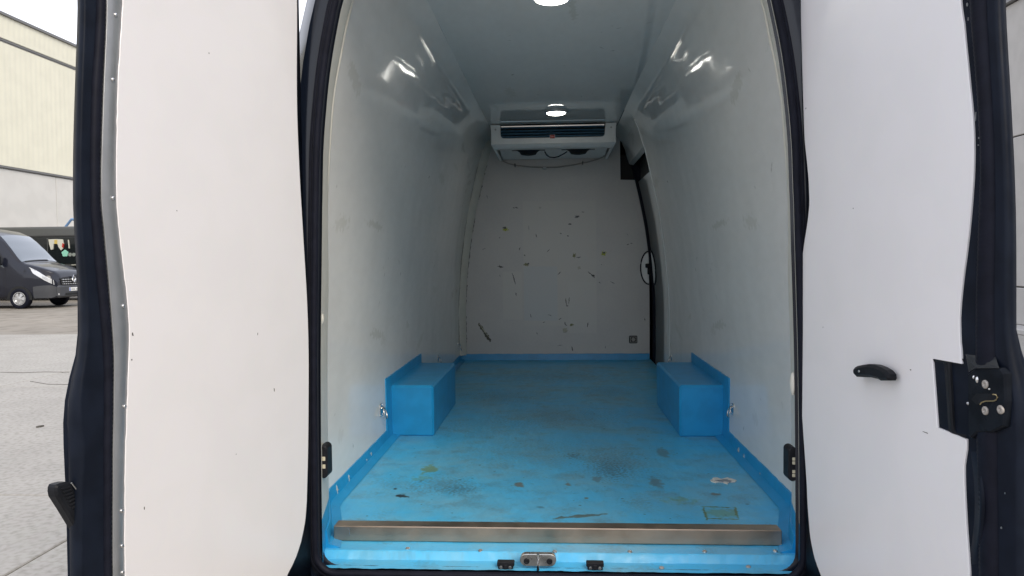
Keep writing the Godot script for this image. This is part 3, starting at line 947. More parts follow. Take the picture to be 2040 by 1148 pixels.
func build_doors():
	var CUR := {
		-1: {
			"hinge": [[0, 592], [200, 592], [340, 597], [480, 605], [600, 612], [700, 615], [800, 615], [900, 614], [1000, 611.5], [1040, 608], [1080, 600], [1110, 590], [1148, 574]],
			"free": [[0, 244], [70, 240], [160, 235], [300, 232], [390, 232], [420, 233.5], [520, 244], [600, 253.5], [660, 257], [700, 256], [800, 253], [950, 248.5], [1148, 249]],
			"strip": [[0, 211], [200, 204], [390, 200], [450, 205], [560, 215], [700, 225], [780, 225], [900, 223], [1148, 223]],
			"bead": [[0, 195], [200, 185], [390, 183], [450, 186], [560, 196], [700, 208], [780, 210], [900, 209], [1148, 210]],
			"flange": [[0, 168], [200, 162], [390, 159], [450, 161], [525, 167], [583, 172], [660, 174], [700, 171], [778, 160.5], [817, 158], [848, 160], [883, 165], [903, 166], [973, 162], [1090, 160.5], [1148, 160]],
			"skin": [[0, 163], [100, 160], [200, 157], [300, 153.5], [390, 154], [450, 156], [560, 157], [660, 158], [700, 155], [740, 144], [790, 134], [823, 129], [900, 130], [960, 133], [1060, 136], [1148, 138]]},
		1: {
			"hinge": [[0, 1595], [100, 1597], [200, 1600], [280, 1603], [340, 1609], [380, 1611.6], [420, 1611], [500, 1600], [560, 1593], [620, 1590.5], [700, 1592], [780, 1595], [870, 1600.5], [950, 1606], [1010, 1609], [1070, 1614], [1110, 1622], [1148, 1634]],
			"free": [[0, 1913], [50, 1919.5], [150, 1929], [250, 1938], [330, 1939], [400, 1935], [450, 1930.5], [490, 1926], [560, 1917], [620, 1911.5], [650, 1911], [700, 1914], [884, 1925], [932, 1920], [1040, 1924], [1148, 1931]],
			"strip": [[0, 1934], [150, 1946], [250, 1953], [330, 1956], [490, 1950], [620, 1946], [800, 1946], [1000, 1950], [1148, 1952]],
			"bead": [[0, 1962], [250, 1975], [400, 1979], [620, 1977], [800, 1982], [1000, 1984], [1148, 1986]],
			"flange": [[0, 1985], [250, 1998], [400, 2004], [620, 2004], [680, 2006], [760, 2018], [823, 2026], [1000, 2026], [1148, 2028]],
			"skin": [[0, 1994.7], [100, 2000], [250, 2007.7], [400, 2015], [500, 2018.5], [600, 2019.5], [655, 2019], [700, 2030], [740, 2044], [790, 2055], [823, 2060], [900, 2060], [1148, 2054]]}}
	for s in [-1, 1]:
		var cu = CUR[s]
		var F := -0.008 if s < 0 else -0.0045   # flange plane
		var S := -0.046             # outer skin's edge
		var hinge := d_curve(s, cu.hinge, 0.0)
		var free := d_curve(s, cu.free, 0.0)
		var strip := d_curve(s, cu.strip, -0.004)
		var bead := d_curve(s, cu.bead, F + 0.004)
		var flange := d_curve(s, cu.flange, F)
		var skin := d_curve(s, cu.skin, S)
		var Y0 := 0.44; var Y1 := 2.56
		# outer shell, the door's root mesh
		var b := MB.new()
		b.smooth = 1
		var rows := []
		var y := Y0
		while y <= Y1 + 0.001:
			var uf := look(flange, y); var us := look(skin, y)
			rows.append(PackedVector3Array([dp(s, -0.02, y, F), dp(s, lerpf(-0.02, uf, 0.5), y, F), dp(s, uf - 0.006, y, F), dp(s, uf, y, F - 0.003), dp(s, lerpf(uf, us, 0.35), y, lerpf(F, S, 0.5) - 0.008), dp(s, lerpf(uf, us, 0.7), y, lerpf(F, S, 0.75) - 0.004), dp(s, us - 0.004, y, S + 0.003), dp(s, us, y, S - 0.004), dp(s, us - 0.012, y, S - 0.014), dp(s, us - 0.2, y, S - 0.03), dp(s, 0.1, y, S - 0.03), dp(s, -0.02, y, S - 0.01)]))
			y += 0.04
		b.solid(rows)
		var door := obj("rear_door", b, M.door_frame, van)
		door.set_meta("label", "left rear door with riveted grey edge strip" if s < 0 else "right rear door with black lock housing")
		# inner panel
		var p := MB.new()
		rows = []
		y = Y0 + 0.03
		var T := F - 0.002
		var en := noise(70 + s, 6.0, 3)
		while y <= Y1 - 0.03:
			var u0 := look(hinge, y); var u1 := look(free, y) + 0.0012 * en.get_noise_1d(y * 20)
			if y < 0.66 : u0 += (0.66 - y) * 0.55
			# the latch pocket cuts into the right panel
			rows.append(PackedVector3Array([dp(s, u0, y, T), dp(s, u0, y, -0.002), dp(s, u0 + 0.0015, y, 0.0), dp(s, u1 - 0.0015, y, 0.0), dp(s, u1, y, -0.0015), dp(s, u1, y, T)]))
			y += 0.015
		if s < 0:
			p.solid(rows)
		else:
			var q0 := d_uv(s, 1857, 714.5, 0.0); var q1 := d_uv(s, 1868, 862.5, 0.0); var q2 := d_uv(s, 1922, 872, 0.0)
			rows = []
			y = Y0 + 0.03
			var ys := []
			while y <= Y1 - 0.03:
				ys.append(y); y += 0.015
			for e in [q0.y, q0.y + 0.002, q1.y, q2.y, q2.y - 0.002]: ys.append(e)
			ys.sort()
			for yy in ys:
				var u0 := look(hinge, yy); var u1 := look(free, yy)
				if yy < 0.66 : u0 += (0.66 - yy) * 0.55
				if yy <= q0.y and yy >= q2.y:
					u1 = lerpf(q1.x, q0.x, (yy - q1.y) / (q0.y - q1.y)) if yy >= q1.y else lerpf(look(free, q2.y), q1.x, (yy - q2.y) / (q1.y - q2.y))
				rows.append(PackedVector3Array([dp(s, u0, yy, T), dp(s, u0, yy, -0.002), dp(s, u0 + 0.0015, yy, 0.0), dp(s, u1 - 0.0015, yy, 0.0), dp(s, u1, yy, -0.0015), dp(s, u1, yy, T)]))
			p.solid(rows)
		obj("inner_panel", p, M.door_panel, door)
		# small dark nicks in the panel
		var nk := noise(73, 3.0, 2)
		for q in ([[264, 667, 1.2, 3], [262, 717, 1, 1.6], [287, 1013, 1, 3], [513, 666, 0.9, 3], [546, 777, 1.1, 4], [416, 106, 1, 1.3], [470, 905, 0.8, 1.4], [352, 420, 0.7, 1.2]] if s < 0 else [[1606, 216, 1.5, 2], [1640, 652, 1, 1.6], [1845, 862, 6, 0.8], [1815, 737, 1.6, 1.2], [1700, 415, 0.8, 1.3]]):
			var c := d_uv(s, q[0], q[1], 0.0)
			var pts := PackedVector2Array()
			for i2 in 7:
				var an := TAU * i2 / 7
				pts.append(c + Vector2(cos(an) * q[2] * 1.35, sin(an) * q[3]) * 0.0011 * (1.0 + nk.get_noise_2d(q[0] + i2 * 5, q[1])))
			var nm := MB.new()
			nm.plate(pts, func(v2: Vector2, o: float): return dp(s, v2.x, v2.y, o), -0.001, 0.0004)
			obj("nick", nm, M.scuff, door)
		# thin rubber along the hinge-side edge of the panel
		var he := MB.new()
		var hp := PackedVector3Array()
		y = Y0 + 0.05
		while y < Y1 - 0.05:
			var u0 := look(hinge, y)
			if y < 0.66 : u0 += (0.66 - y) * 0.55
			hp.append(dp(s, u0 - 0.003, y, -0.008)); y += 0.03
		he.tube(hp, 0.0045, 6)
		obj("panel_edge_seal", he, M.rubber, door)
		# grey edge strip (left) or dark flange band (right)
		var e := MB.new()
		e.smooth = 1
		rows = []
		y = Y0 + 0.03
		while y <= Y1 - 0.03:
			var u0 := look(free, y) - 0.02; var u1 := look(strip, y)
			rows.append(PackedVector3Array([dp(s, u0, y, T), dp(s, u0, y, -0.0012), dp(s, u1 - 0.001, y, -0.0012), dp(s, u1, y, -0.002), dp(s, u1, y, T)]))
			y += 0.03
		e.solid(rows)
		if s < 0: obj("edge_strip", e, M.strip, door)
		# ribbed seal beside the strip
		var r := MB.new()
		r.smooth = 1
		rows = []
		y = Y0 + 0.05
		var i := 0
		while y <= Y1 - 0.05:
			var u0 := look(strip, y) + 0.0005; var u1 := look(bead, y)
			var rib := 0.0012 if i % 2 == 0 else 0.0
			var m := (u0 + u1) / 2; var h := (u1 - u0) / 2
			var ring := PackedVector3Array()
			for j in 9:
				var an := PI * j / 8
				ring.append(dp(s, m - cos(an) * h, y, F + sin(an) * (0.0105 - rib)))
			ring.append(dp(s, u1, y, T)); ring.append(dp(s, u0, y, T))
			rows.append(ring)
			y += 0.0045; i += 1
		r.solid(rows)
		obj("ribbed_seal", r, M.rubber, door)
		if s < 0: left_door_fittings(door, F)
		else: right_door_fittings(door, F, free)

func left_door_fittings(door: Node, F: float):
	var ax := door_axes(-1)
	var bs := facing(ax[1])
	var m := MB.new()
	m.smooth = 1
	m.lathe(Vector3.ZERO, Vector3.BACK, [Vector2(0.0042, -0.001), Vector2(0.004, 0.001), Vector2(0.003, 0.002), Vector2(0.0012, 0.0025)], 12)
	var mesh := mesh_of(m, Vector3.ZERO)
	for p in [[224.7, 159], [225, 395], [245.6, 610], [248, 810], [242, 1018], [243, 1088], [244, 1141], [230, 30]]:
		var q := d_uv(-1, p[0], p[1], -0.001)
		shared("rivet", mesh, M.zinc, dp(-1, q.x, q.y, -0.0008), bs, door)
	# stud in the rebate
	var q := d_uv(-1, 157, 808, F - 0.01)
	var st := MB.new()
	st.lathe(dp(-1, q.x, q.y, F - 0.03), ax[1], [Vector2(0.004, 0), Vector2(0.004, 0.022), Vector2(0.003, 0.024)], 12)
	obj("stud", st, M.zinc, door)
	# release lever leaning out past the edge
	var O := F - 0.020
	var pts := PackedVector2Array()
	for p in [[107.5, 972], [110, 966], [116, 963.5], [128, 960.5], [136, 960.5], [140, 964], [150, 985], [166, 1022], [172, 1075], [163, 1078], [145, 1048], [125, 1015], [109, 990], [107, 980]]:
		pts.append(d_uv(-1, p[0], p[1], O))
	var lv := MB.new()
	lv.plate(pts, func(p: Vector2, o: float): return dp(-1, p.x, p.y, O + o), -0.014, 0.004, 0.0035)
	var lever := obj("release_lever", lv, M.black_plastic, door)
	for i in 7:
		var a := d_uv(-1, 117 + i * 3.6, 975 + i * 6.4, O); var b2 := d_uv(-1, 134 + i * 2.9, 970.5 + i * 5.8, O)
		var rb := MB.new()
		rb.tube(PackedVector3Array([dp(-1, a.x, a.y, O + 0.0045), dp(-1, b2.x, b2.y, O + 0.0045)]), 0.0017, 6)
		obj("grip_rib", rb, M.black_plastic, lever)
	var a := d_uv(-1, 139, 962, O); var b := d_uv(-1, 155, 992, O)
	var rod := MB.new()
	rod.tube(PackedVector3Array([dp(-1, a.x, a.y, O + 0.003), dp(-1, b.x, b.y, O + 0.012)]), 0.0016, 6)
	obj("lever_rod", rod, M.steel, lever)

func right_door_fittings(door: Node, F: float, free: Array):
	var ax := door_axes(1)
	var bs := facing(ax[1])
	var G := func(px: float, py: float, off: float) -> Vector3:
		var q := d_uv(1, px, py, off); return dp(1, q.x, q.y, off)
	# pocket beside the panel: back, and a rolled vertical ridge
	var pk := MB.new()
	pk.smooth = 1
	var rows := []
	for t in 13:
		var f := t / 12.0
		var L := Vector2(lerpf(1857, 1868.5, f), lerpf(716, 862, f)); var R := Vector2(lerpf(1920, 1926, f), lerpf(715, 873, f))
		var cap := 0.0 if t in [0, 12] else 1.0
		var row := PackedVector3Array()
		for k in [[0.0, -0.001], [0.02, -0.002], [0.06, -0.0065], [0.22, -0.0072], [0.34, -0.007], [0.44, -0.001], [0.50, 0.003], [0.58, -0.001], [0.66, -0.0072], [0.85, -0.0072], [1.0, -0.0065]]:
			var c := L.lerp(R, k[0])
			row.append(G.call(c.x, c.y, lerpf(-0.002, k[1], cap)))
		rows.append(row)
	pk.grid(rows)
	var pocket := obj("lock_pocket", pk, M.black_plastic, door)
	# lock block: sloped ledge on top, face with slot, curved lower edge
	var lk := MB.new()
	var o0 := F - 0.004; var o1 := 0.007
	var top_b := [G.call(1924, 706, o0 + 0.005), G.call(1984, 712, o0 + 0.005)]
	var out := [[1943, 733], [1992, 733], [2001, 745], [2004, 800], [2000, 850], [1975, 862], [1946, 862], [1934, 874], [1928, 868], [1927, 745]]
	var pts := PackedVector2Array()
	for p in out: pts.append(d_uv(1, p[0], p[1], o1))
	lk.plate(pts, func(p: Vector2, o: float): return dp(1, p.x, p.y, o), o0, o1, 0.003)
	var t0: Vector3 = G.call(1944, 734, o1 + 0.0005); var t1: Vector3 = G.call(1991, 734, o1 + 0.0005); var t2: Vector3 = G.call(1930, 742, o1 - 0.004)
	var lock := obj("lock_housing", lk, M.lock, door)
	var lg := MB.new()
	lg.quad(top_b[0], top_b[1], t1, t0)
	lg.tri(top_b[0], t0, t2)
	obj("lock_ledge", lg, M.ledge, lock)
	var sm := MB.new()
	sm.smooth = 1
	sm.lathe(Vector3.ZERO, Vector3.BACK, [Vector2(0.0078, -0.001), Vector2(0.0076, 0.0015), Vector2(0.006, 0.0026), Vector2(0.0028, 0.0028), Vector2(0.0022, 0.0012), Vector2(0.0005, 0.001)], 20)
	var mesh := mesh_of(sm, Vector3.ZERO)
	for p in [[1963.5, 766], [1963.5, 818.5], [1994, 816.5]]:
		shared("screw", mesh, M.screw, G.call(p[0], p[1], o1 + 0.0005), bs, lock)
	# catch slot
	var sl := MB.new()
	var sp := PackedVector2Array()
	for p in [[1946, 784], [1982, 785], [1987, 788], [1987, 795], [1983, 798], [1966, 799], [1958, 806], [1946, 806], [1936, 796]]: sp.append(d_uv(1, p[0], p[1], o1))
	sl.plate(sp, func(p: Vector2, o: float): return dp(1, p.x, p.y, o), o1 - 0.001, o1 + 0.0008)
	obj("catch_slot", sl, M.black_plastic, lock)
	var ct := MB.new()
	var cp := PackedVector3Array()
	for p in [[1953, 806], [1956, 802], [1964, 799.5], [1980, 799], [1985, 797], [1987.5, 792], [1985, 787], [1978, 786]]: cp.append(G.call(p[0], p[1], o1 + 0.0012))
	ct.tube(cp, 0.0012, 6)
	obj("catch", ct, M.brass, lock)
	for c in [[1947, 757, 3.5, 7, M.zinc], [1941, 752, 1.5, 4, M.zinc], [1929, 804, 2.5, 3.5, M.strip], [1972, 775.5, 2.2, 2.2, M.steel]]:
		var q := d_uv(1, c[0], c[1], o1)
		var w := MB.new()
		w.smooth = 1
		var ring0 := PackedVector3Array(); var ring1 := PackedVector3Array(); var ring2 := PackedVector3Array()
		for i in 12:
			var an := TAU * i / 12
			var e := Vector2(cos(an) * c[2], sin(an) * c[3]) * 0.0009
			ring0.append(dp(1, q.x + e.x, q.y + e.y, o1 - 0.001)); ring1.append(dp(1, q.x + e.x * 0.8, q.y + e.y * 0.8, o1 + 0.002)); ring2.append(dp(1, q.x + e.x * 0.2, q.y + e.y * 0.2, o1 + 0.003))
		w.solid([ring0, ring1, ring2])
		obj("grease_nipple" if c[4] == M.zinc else "pin", w, c[4], lock)
	# pressing below the lock
	var pr := MB.new()
	pr.smooth = 1
	rows = []
	for t in 15:
		var f := t / 14.0
		var py := lerpf(900, 1125, f)
		var xm := lerpf(1950, 1946, f) + 10 * sin(PI * f)
		var h := 0.016 * sin(PI * clampf(f, 0.02, 0.98))
		rows.append(PackedVector3Array([G.call(xm - 16, py, F), G.call(xm - 6, py, F + h * 0.6), G.call(xm, py, F + h), G.call(xm + 6, py, F + h * 0.5), G.call(xm + 18, py, F)]))
	pr.grid(rows)
	obj("pressed_rib", pr, M.door_frame, door)
	# paint chips on the dark edge
	rng.seed = 21
	for p in [[1928, 9, 3, 6], [1930, 38, 2, 5], [1945, 232, 2.5, 14], [1951, 275, 2, 4], [1950, 289, 1.6, 2.5], [1957, 493, 9, 4], [1922, 934, 1.2, 2.2], [1926.5, 917, 1.2, 1.5], [1955, 956, 1.3, 1.3], [1996, 1052, 3, 3], [1933, 1098, 1.2, 1.2], [1935, 1112, 2.2, 1.5], [2003, 983, 1.2, 3]]:
		var c := d_uv(1, p[0], p[1], F)
		var q := PackedVector2Array()
		for i in 7:
			var an := TAU * i / 7
			q.append(c + Vector2(cos(an) * p[2], sin(an) * p[3]) * 0.00062 * rng.randf_range(0.5, 1.2))
		var cm := MB.new()
		var of := F + 0.0012
		cm.plate(q, func(v2: Vector2, o: float): return dp(1, v2.x, v2.y, o), of - 0.002, of)
		obj("paint_chip", cm, M.strip, door)
	# pull handle on the panel
	var hp := PackedVector2Array()
	for p in [[1703.5, 738], [1705, 732.5], [1710, 729.5], [1722, 727], [1733, 725.5], [1745, 727], [1757, 731.5], [1768, 738], [1775, 746], [1776, 754], [1774, 758.5], [1757, 758.5], [1751, 755], [1737, 752], [1722, 751.5], [1709, 751], [1705, 747]]:
		hp.append(d_uv(1, p[0], p[1], 0.022))
	var hb := MB.new()
	hb.plate(hp, func(p: Vector2, o: float): return dp(1, p.x, p.y, o), 0.010, 0.030, 0.006)
	var hd := obj("pull_handle", hb, M.black_plastic, door)
	var ft := MB.new()
	for p in [[1724, 741], [1768, 751]]:
		var q := d_uv(1, p[0], p[1], 0.01)
		ft.lathe(dp(1, q.x, q.y, -0.001), ax[1], [Vector2(0.008, 0), Vector2(0.007, 0.013)], 12)
	obj("handle_foot", ft, M.black_plastic, hd)
	var q2 := d_uv(1, 1711.5, 740, 0.030)
	shared("screw", mesh, M.steel, dp(1, q2.x, q2.y, 0.0302), bs.scaled(Vector3.ONE * 0.42), hd)

func build_van_fittings():
	# threshold bar: square tube on the floor's edge
	var L := on_y(663.5, 1080, FLOOR); var R := on_y(1557, 1087, FLOOR)
	var b := MB.new()
	var c := Vector3((L.x + R.x) / 2, FLOOR + 0.0245, -2.237 - 0.026)
	b.box(c, Vector3(R.x - L.x, 0.047, 0.052), 0.0025)
	var bar := obj("threshold_bar", b, M.bar, van)
	var dn := MB.new()
	for e in [[0.045, 0.012], [0.049, -0.004]]:
		dn.tube(PackedVector3Array([Vector3(L.x + e[0], c.y + 0.020, c.z + 0.0262), Vector3(L.x + e[0] + 0.002, c.y + e[1], c.z + 0.0262)]), 0.0008, 5)
	obj("scratch", dn, M.zinc, bar)
	# striker plate in the middle of the sill
	var f := func(p: Vector2, o: float): return Vector3(p.x, p.y, ZO - 0.018 + o)
	var sc := on_z(1072, 1116.5, ZO - 0.012)
	var sp := MB.new()
	var o := stadium(0.105, 0.036)
	for i in o.size(): o[i] += Vector2(sc.x, sc.y)
	sp.plate(o, f, -0.01, 0.008, 0.0015)
	var st := obj("striker_plate", sp, M.steel, van)
	for s in [-1, 1]:
		var w := MB.new()
		w.smooth = 1
		w.lathe(Vector3(sc.x + s * 0.033, sc.y - 0.002, ZO - 0.011), Vector3.BACK, [Vector2(0.0085, 0), Vector2(0.0085, 0.004), Vector2(0.005, 0.006), Vector2(0.003, 0.004), Vector2(0.001, 0.004)], 16)
		obj("screw", w, M.black_plastic, st)
	var pin := MB.new()
	pin.tube(PackedVector3Array([Vector3(sc.x, sc.y + 0.017, ZO - 0.012), Vector3(sc.x, sc.y + 0.016, ZO + 0.006), Vector3(sc.x, sc.y - 0.018, ZO + 0.010), Vector3(sc.x, sc.y - 0.026, ZO - 0.008)]), 0.0042, 10)
	obj("striker_pin", pin, M.zinc, st)
	for px in [[1007.5, 1125], [1185.5, 1126.5]]:
		var p := on_z(px[0], px[1], ZO - 0.012)
		var w := MB.new()
		w.box(p + Vector3(0, 0.002, -0.006), Vector3(0.050, 0.012, 0.024), 0.002)
		w.box(p + Vector3(0, -0.004, 0.002), Vector3(0.012, 0.014, 0.016), 0.002)
		var bl := obj("buffer_block", w, M.black_plastic, van)
		var w2 := MB.new()
		w2.box(p + Vector3(0, -0.0075, 0.0), Vector3(0.044, 0.006, 0.018), 0.002)
		obj("buffer_foot", w2, M.rubber, bl)
		for s in [-1, 1]:
			var w3 := MB.new()
			w3.lathe(p + Vector3(s * 0.013, -0.0055, 0.009), Vector3.BACK, [Vector2(0.005, 0), Vector2(0.004, 0.0015)], 10)
			obj("screw", w3, M.steel, bl)
	# small lights on the pillars
	for s in [-1, 1]:
		var p := on_z(643 if s < 0 else 1580.5, 921 if s < 0 else 926, -2.125)
		var w := MB.new()
		var so := stadium(0.026, 0.098)
		for i in so.size(): so[i] += Vector2(p.x, p.y)
		w.plate(so, func(q: Vector2, k: float): return Vector3(q.x, q.y, -2.143 + k), -0.03, 0.018, 0.004)
		var lt := obj("marker_light", w, M.black_plastic, van)
		for k in ([[0.010, 0.5], [-0.013, 0.5]] if s < 0 else [[0.016, 0.35], [0.005, 0.35], [-0.020, 0.35], [-0.031, 0.35]]):
			var q := MB.new()
			q.box(Vector3(p.x + (0.003 if s < 0 else 0.002), p.y + k[0], -2.1245), Vector3(0.009, 0.020 * k[1] + 0.002, 0.002), 0.0006)
			obj("light_chip", q, M.led, lt)
	# lumps of sealant left on the pillars
	for q in [[639.5, 636, 0.007, 0.018, -1.0], [1581, 765, 0.008, 0.034, 1.0]]:
		var p := on_z(q[0], q[1], -2.13)
		var w := MB.new()
		w.smooth = 1
		var rows := []
		for i in range(1, 8):
			var a := PI * i / 8
			var ring := PackedVector3Array()
			for j in 12:
				var an := TAU * j / 12
				ring.append(Vector3(p.x + cos(an) * sin(a) * q[2], p.y - cos(a) * q[3], -2.135 + sin(an) * sin(a) * 0.014))
			rows.append(ring)
		w.solid(rows)
		obj("sealant_lump", w, M.cream, van)
	# tie-down rings
	for r in [[-1.0, Vector3(0, 0.79, -3.405), 1.0], [1.0, Vector3(0, 0.79, -3.435), 0.9], [-1.0, Vector3(0, 0.765, -6.20), 1.0], [-1.0, Vector3(0, 0.80, -5.12), 0.8], [1.0, Vector3(0, 0.785, -5.22), 0.8]]:
		var s: float = r[0]; var k: float = r[2]
		var at: Vector3 = r[1]
		at.x = s * (look(WALL, at.y) - 0.001)
		var w := MB.new()
		w.plate(rounded(0.045 * k, 0.06 * k, 0.012 * k, 4), func(q: Vector2, o2: float): return at + Vector3(-s * o2, q.y, q.x), -0.003, 0.003, 0.001)
		var pl := obj("tie_down", w, M.zinc, van)
		var lp := MB.new()
		lp.tube(PackedVector3Array([at + Vector3(0, 0.012 * k, -0.012 * k), at + Vector3(-s * 0.014 * k, 0.010 * k, -0.010 * k), at + Vector3(-s * 0.014 * k, 0.010 * k, 0.010 * k), at + Vector3(0, 0.012 * k, 0.012 * k)]), 0.004 * k, 8)
		obj("eye", lp, M.zinc, pl)
		var rg := MB.new()
		var path := PackedVector3Array()
		for i in 20:
			var an := TAU * i / 20
			path.append(at + Vector3(-s * (0.013 + 0.007 * (1 - sin(an))) * k, (-0.014 + 0.026 * sin(an)) * k, 0.021 * cos(an) * k))
		rg.tube(path, 0.0035 * k, 8, true)
		obj("ring", rg, M.zinc, pl)
		for q in [[0.016, 0.022], [-0.016, 0.022], [0.016, -0.022], [-0.016, -0.022]]:
			var sw := MB.new()
			sw.lathe(at + Vector3(-s * 0.002, q[1] * k, q[0] * k), Vector3(-s, 0, 0), [Vector2(0.0035 * k, 0), Vector2(0.003 * k, 0.0025), Vector2(0.001, 0.003)], 8)
			obj("screw", sw, M.steel, pl)

func build_cooling_unit():
	var a := thing("cooling_unit", "white evaporator cooling unit with dark slatted grille hanging below van ceiling", "cooling unit", Vector3(0, 2.30, -6.05))
	var zf := -5.78
	var hw := 0.485
	# front: a U round the grille opening
	var top := CEIL - 0.004
	var out := PackedVector2Array([Vector2(-hw, top), Vector2(-hw + 0.012, 2.395), Vector2(-hw + 0.022, 2.375), Vector2(hw - 0.022, 2.375), Vector2(hw - 0.012, 2.395), Vector2(hw, top), Vector2(0.402, top)])
	for i in 6:
		var an := -PI / 2 * i / 5
		out.append(Vector2(0.37 + 0.026 * cos(an), 2.449 + 0.026 * sin(an)))
	for i in 6:
		var an := -PI / 2 - PI / 2 * i / 5
		out.append(Vector2(-0.38 + 0.026 * cos(an), 2.449 + 0.026 * sin(an)))
	out.append(Vector2(-0.408, top))
	var c := MB.new()
	c.plate(out, func(p: Vector2, o: float): return Vector3(p.x, p.y, zf + o + (p.y - 2.375) * 0.08), -0.03, 0.0, 0.004)
	# cheeks and underside lip, sloping back to the bulkhead
	for s in [-1.0, 1.0]:
		c.plate(PackedVector2Array([Vector2(zf - 0.002, top), Vector2(zf - 0.002, 2.378), Vector2(zf - 0.06, 2.345), Vector2(zf - 0.42, 2.305), Vector2(ZB + 0.02, 2.33), Vector2(ZB + 0.02, top)]), func(p: Vector2, o: float): return Vector3(s * (hw - 0.004 - o - clampf((2.378 - p.y) * 0.5, 0, 0.05)), p.y, p.x), 0.0, 0.02)
	c.smooth = 1
	var rows := []
	for q in [[zf - 0.0, 2.3755], [zf - 0.012, 2.365], [zf - 0.035, 2.352], [zf - 0.075, 2.342], [zf - 0.080, 2.352]]:
		rows.append(PackedVector3Array([Vector3(-hw + 0.03, q[1], q[0]), Vector3(hw - 0.03, q[1], q[0])]))
	c.grid(rows)
	obj("casing", c, M.casing, a)
	var tray := MB.new()
	var tp := PackedVector2Array()
	tp.append(Vector2(-0.43, zf - 0.09)); tp.append(Vector2(0.43, zf - 0.09))
	for i in 13:
		var t := i / 12.0
		tp.append(Vector2(lerpf(0.43, -0.43, t), ZB + 0.02))
	tray.plate(tp, func(p: Vector2, o: float): return Vector3(p.x, 2.388 - (zf - p.y) * 0.09 + o, p.y), -0.004, 0.004)
	obj("drip_tray", tray, M.casing, a)
	# coil behind the grille
	var coil := MB.new()
	coil.box(Vector3(0, 2.47, zf - 0.09), Vector3(0.93, 0.10, 0.06), 0.004)
	obj("coil", coil, M.dark, a)
	for i in 4:
		var y: float = [2.504, 2.478, 2.456, 2.434][i]
		var s := MB.new()
		s.box(Vector3(-0.005, y, zf - 0.020), Vector3(0.80, 0.0035, 0.030), 0.001, Basis(Vector3.RIGHT, -0.25))
		obj("grille_slat", s, M.slat, a)
	var br := MB.new()
	br.box(Vector3(-0.005, 2.512, zf + 0.002), Vector3(0.80, 0.012, 0.012), 0.002, Basis(Vector3.RIGHT, 0.16))
	obj("grille_bar", br, M.zinc, a)
	for s in [-1, 1]:
		var w := MB.new()
		w.lathe(Vector3(s * 0.445, 2.49, zf + 0.008), Vector3.BACK, [Vector2(0.007, 0), Vector2(0.006, 0.003), Vector2(0.003, 0.0035), Vector2(0.003, 0.001)], 12)
		obj("screw", w, M.screw, a)
		# fan with its motor, under the tray
		var fn := MB.new()
		fn.smooth = 1
		var cx: float = s * 0.20
		fn.lathe(Vector3(cx, 2.380, -6.02), Vector3.DOWN, [Vector2(0.135, -0.01), Vector2(0.135, 0.012), Vector2(0.10, 0.016), Vector2(0.075, 0.03), Vector2(0.06, 0.052), Vector2(0.03, 0.058)], 24)
		for k in 8:
			var an := TAU * k / 8
			fn.box(Vector3(cx + cos(an) * 0.105, 2.366, -6.02 + sin(an) * 0.105), Vector3(0.06, 0.014, 0.018), 0.003, Basis(Vector3.UP, -an))
		obj("fan", fn, M.dark, a)
	var cable := MB.new()
	var cp := PackedVector3Array()
	for p in [[1085, 302], [1089, 309], [1095, 313], [1104, 314], [1113, 312], [1124, 306], [1130, 302]]: cp.append(on_z(p[0], p[1], -5.95))
	cable.tube(cp, 0.005, 6)
	obj("cable", cable, M.rubber, a)
	# drain hose along the bulkhead, with ties
	var hose := MB.new()
	var hp := PackedVector3Array()
	for p in [[996, 300, -6.2], [995, 312, -6.25], [1000, 320, -6.33], [1012, 326, -6.335], [1030, 330, -6.34], [1060, 333, -6.34], [1085, 334, -6.34], [1110, 333, -6.34], [1140, 329, -6.34], [1170, 323, -6.34], [1192, 317, -6.335], [1203, 312, -6.27], [1205, 302, -6.2]]: hp.append(on_z(p[0], p[1], p[2]))
	hose.tube(hp, 0.0055, 8)
	var hs := obj("drain_hose", hose, M.screw, a)
	for p in [[1026, 329.5], [1161, 324.5], [1085, 335]]:
		var q := on_z(p[0], p[1], ZB + 0.016)
		var t := MB.new()
		t.box(q, Vector3(0.006, 0.030, 0.030), 0.002) if p[0] != 1085 else t.box(q, Vector3(0.035, 0.026, 0.03), 0.008)
		obj("cable_tie" if p[0] != 1085 else "hose_clip", t, M.black_plastic if p[0] != 1085 else M.bezel, hs)
	# maker's label
	var lc := Vector3(-0.006, 2.428, 0)
	var lb := MB.new()
	lb.box(lc + Vector3(0, 0, zf + 0.0055), Vector3(0.041, 0.031, 0.003), 0.0008)
	var label := obj("label", lb, M.white, a)
	var lr := MB.new()
	lr.box(lc + Vector3(0, 0, zf + 0.0065), Vector3(0.036, 0.026, 0.003), 0.0008)
	obj("label_field", lr, M.red, label)
	for q in [[-0.0105, 0.004, 0.013], [-0.003, 0.004, 0.013], [0.006, 0.009, 0.006]]:
		var g := MB.new()
		g.box(lc + Vector3(q[0], 0, zf + 0.008), Vector3(q[1], q[2], 0.002), 0.0005)
		obj("lettering", g, M.pink, label)

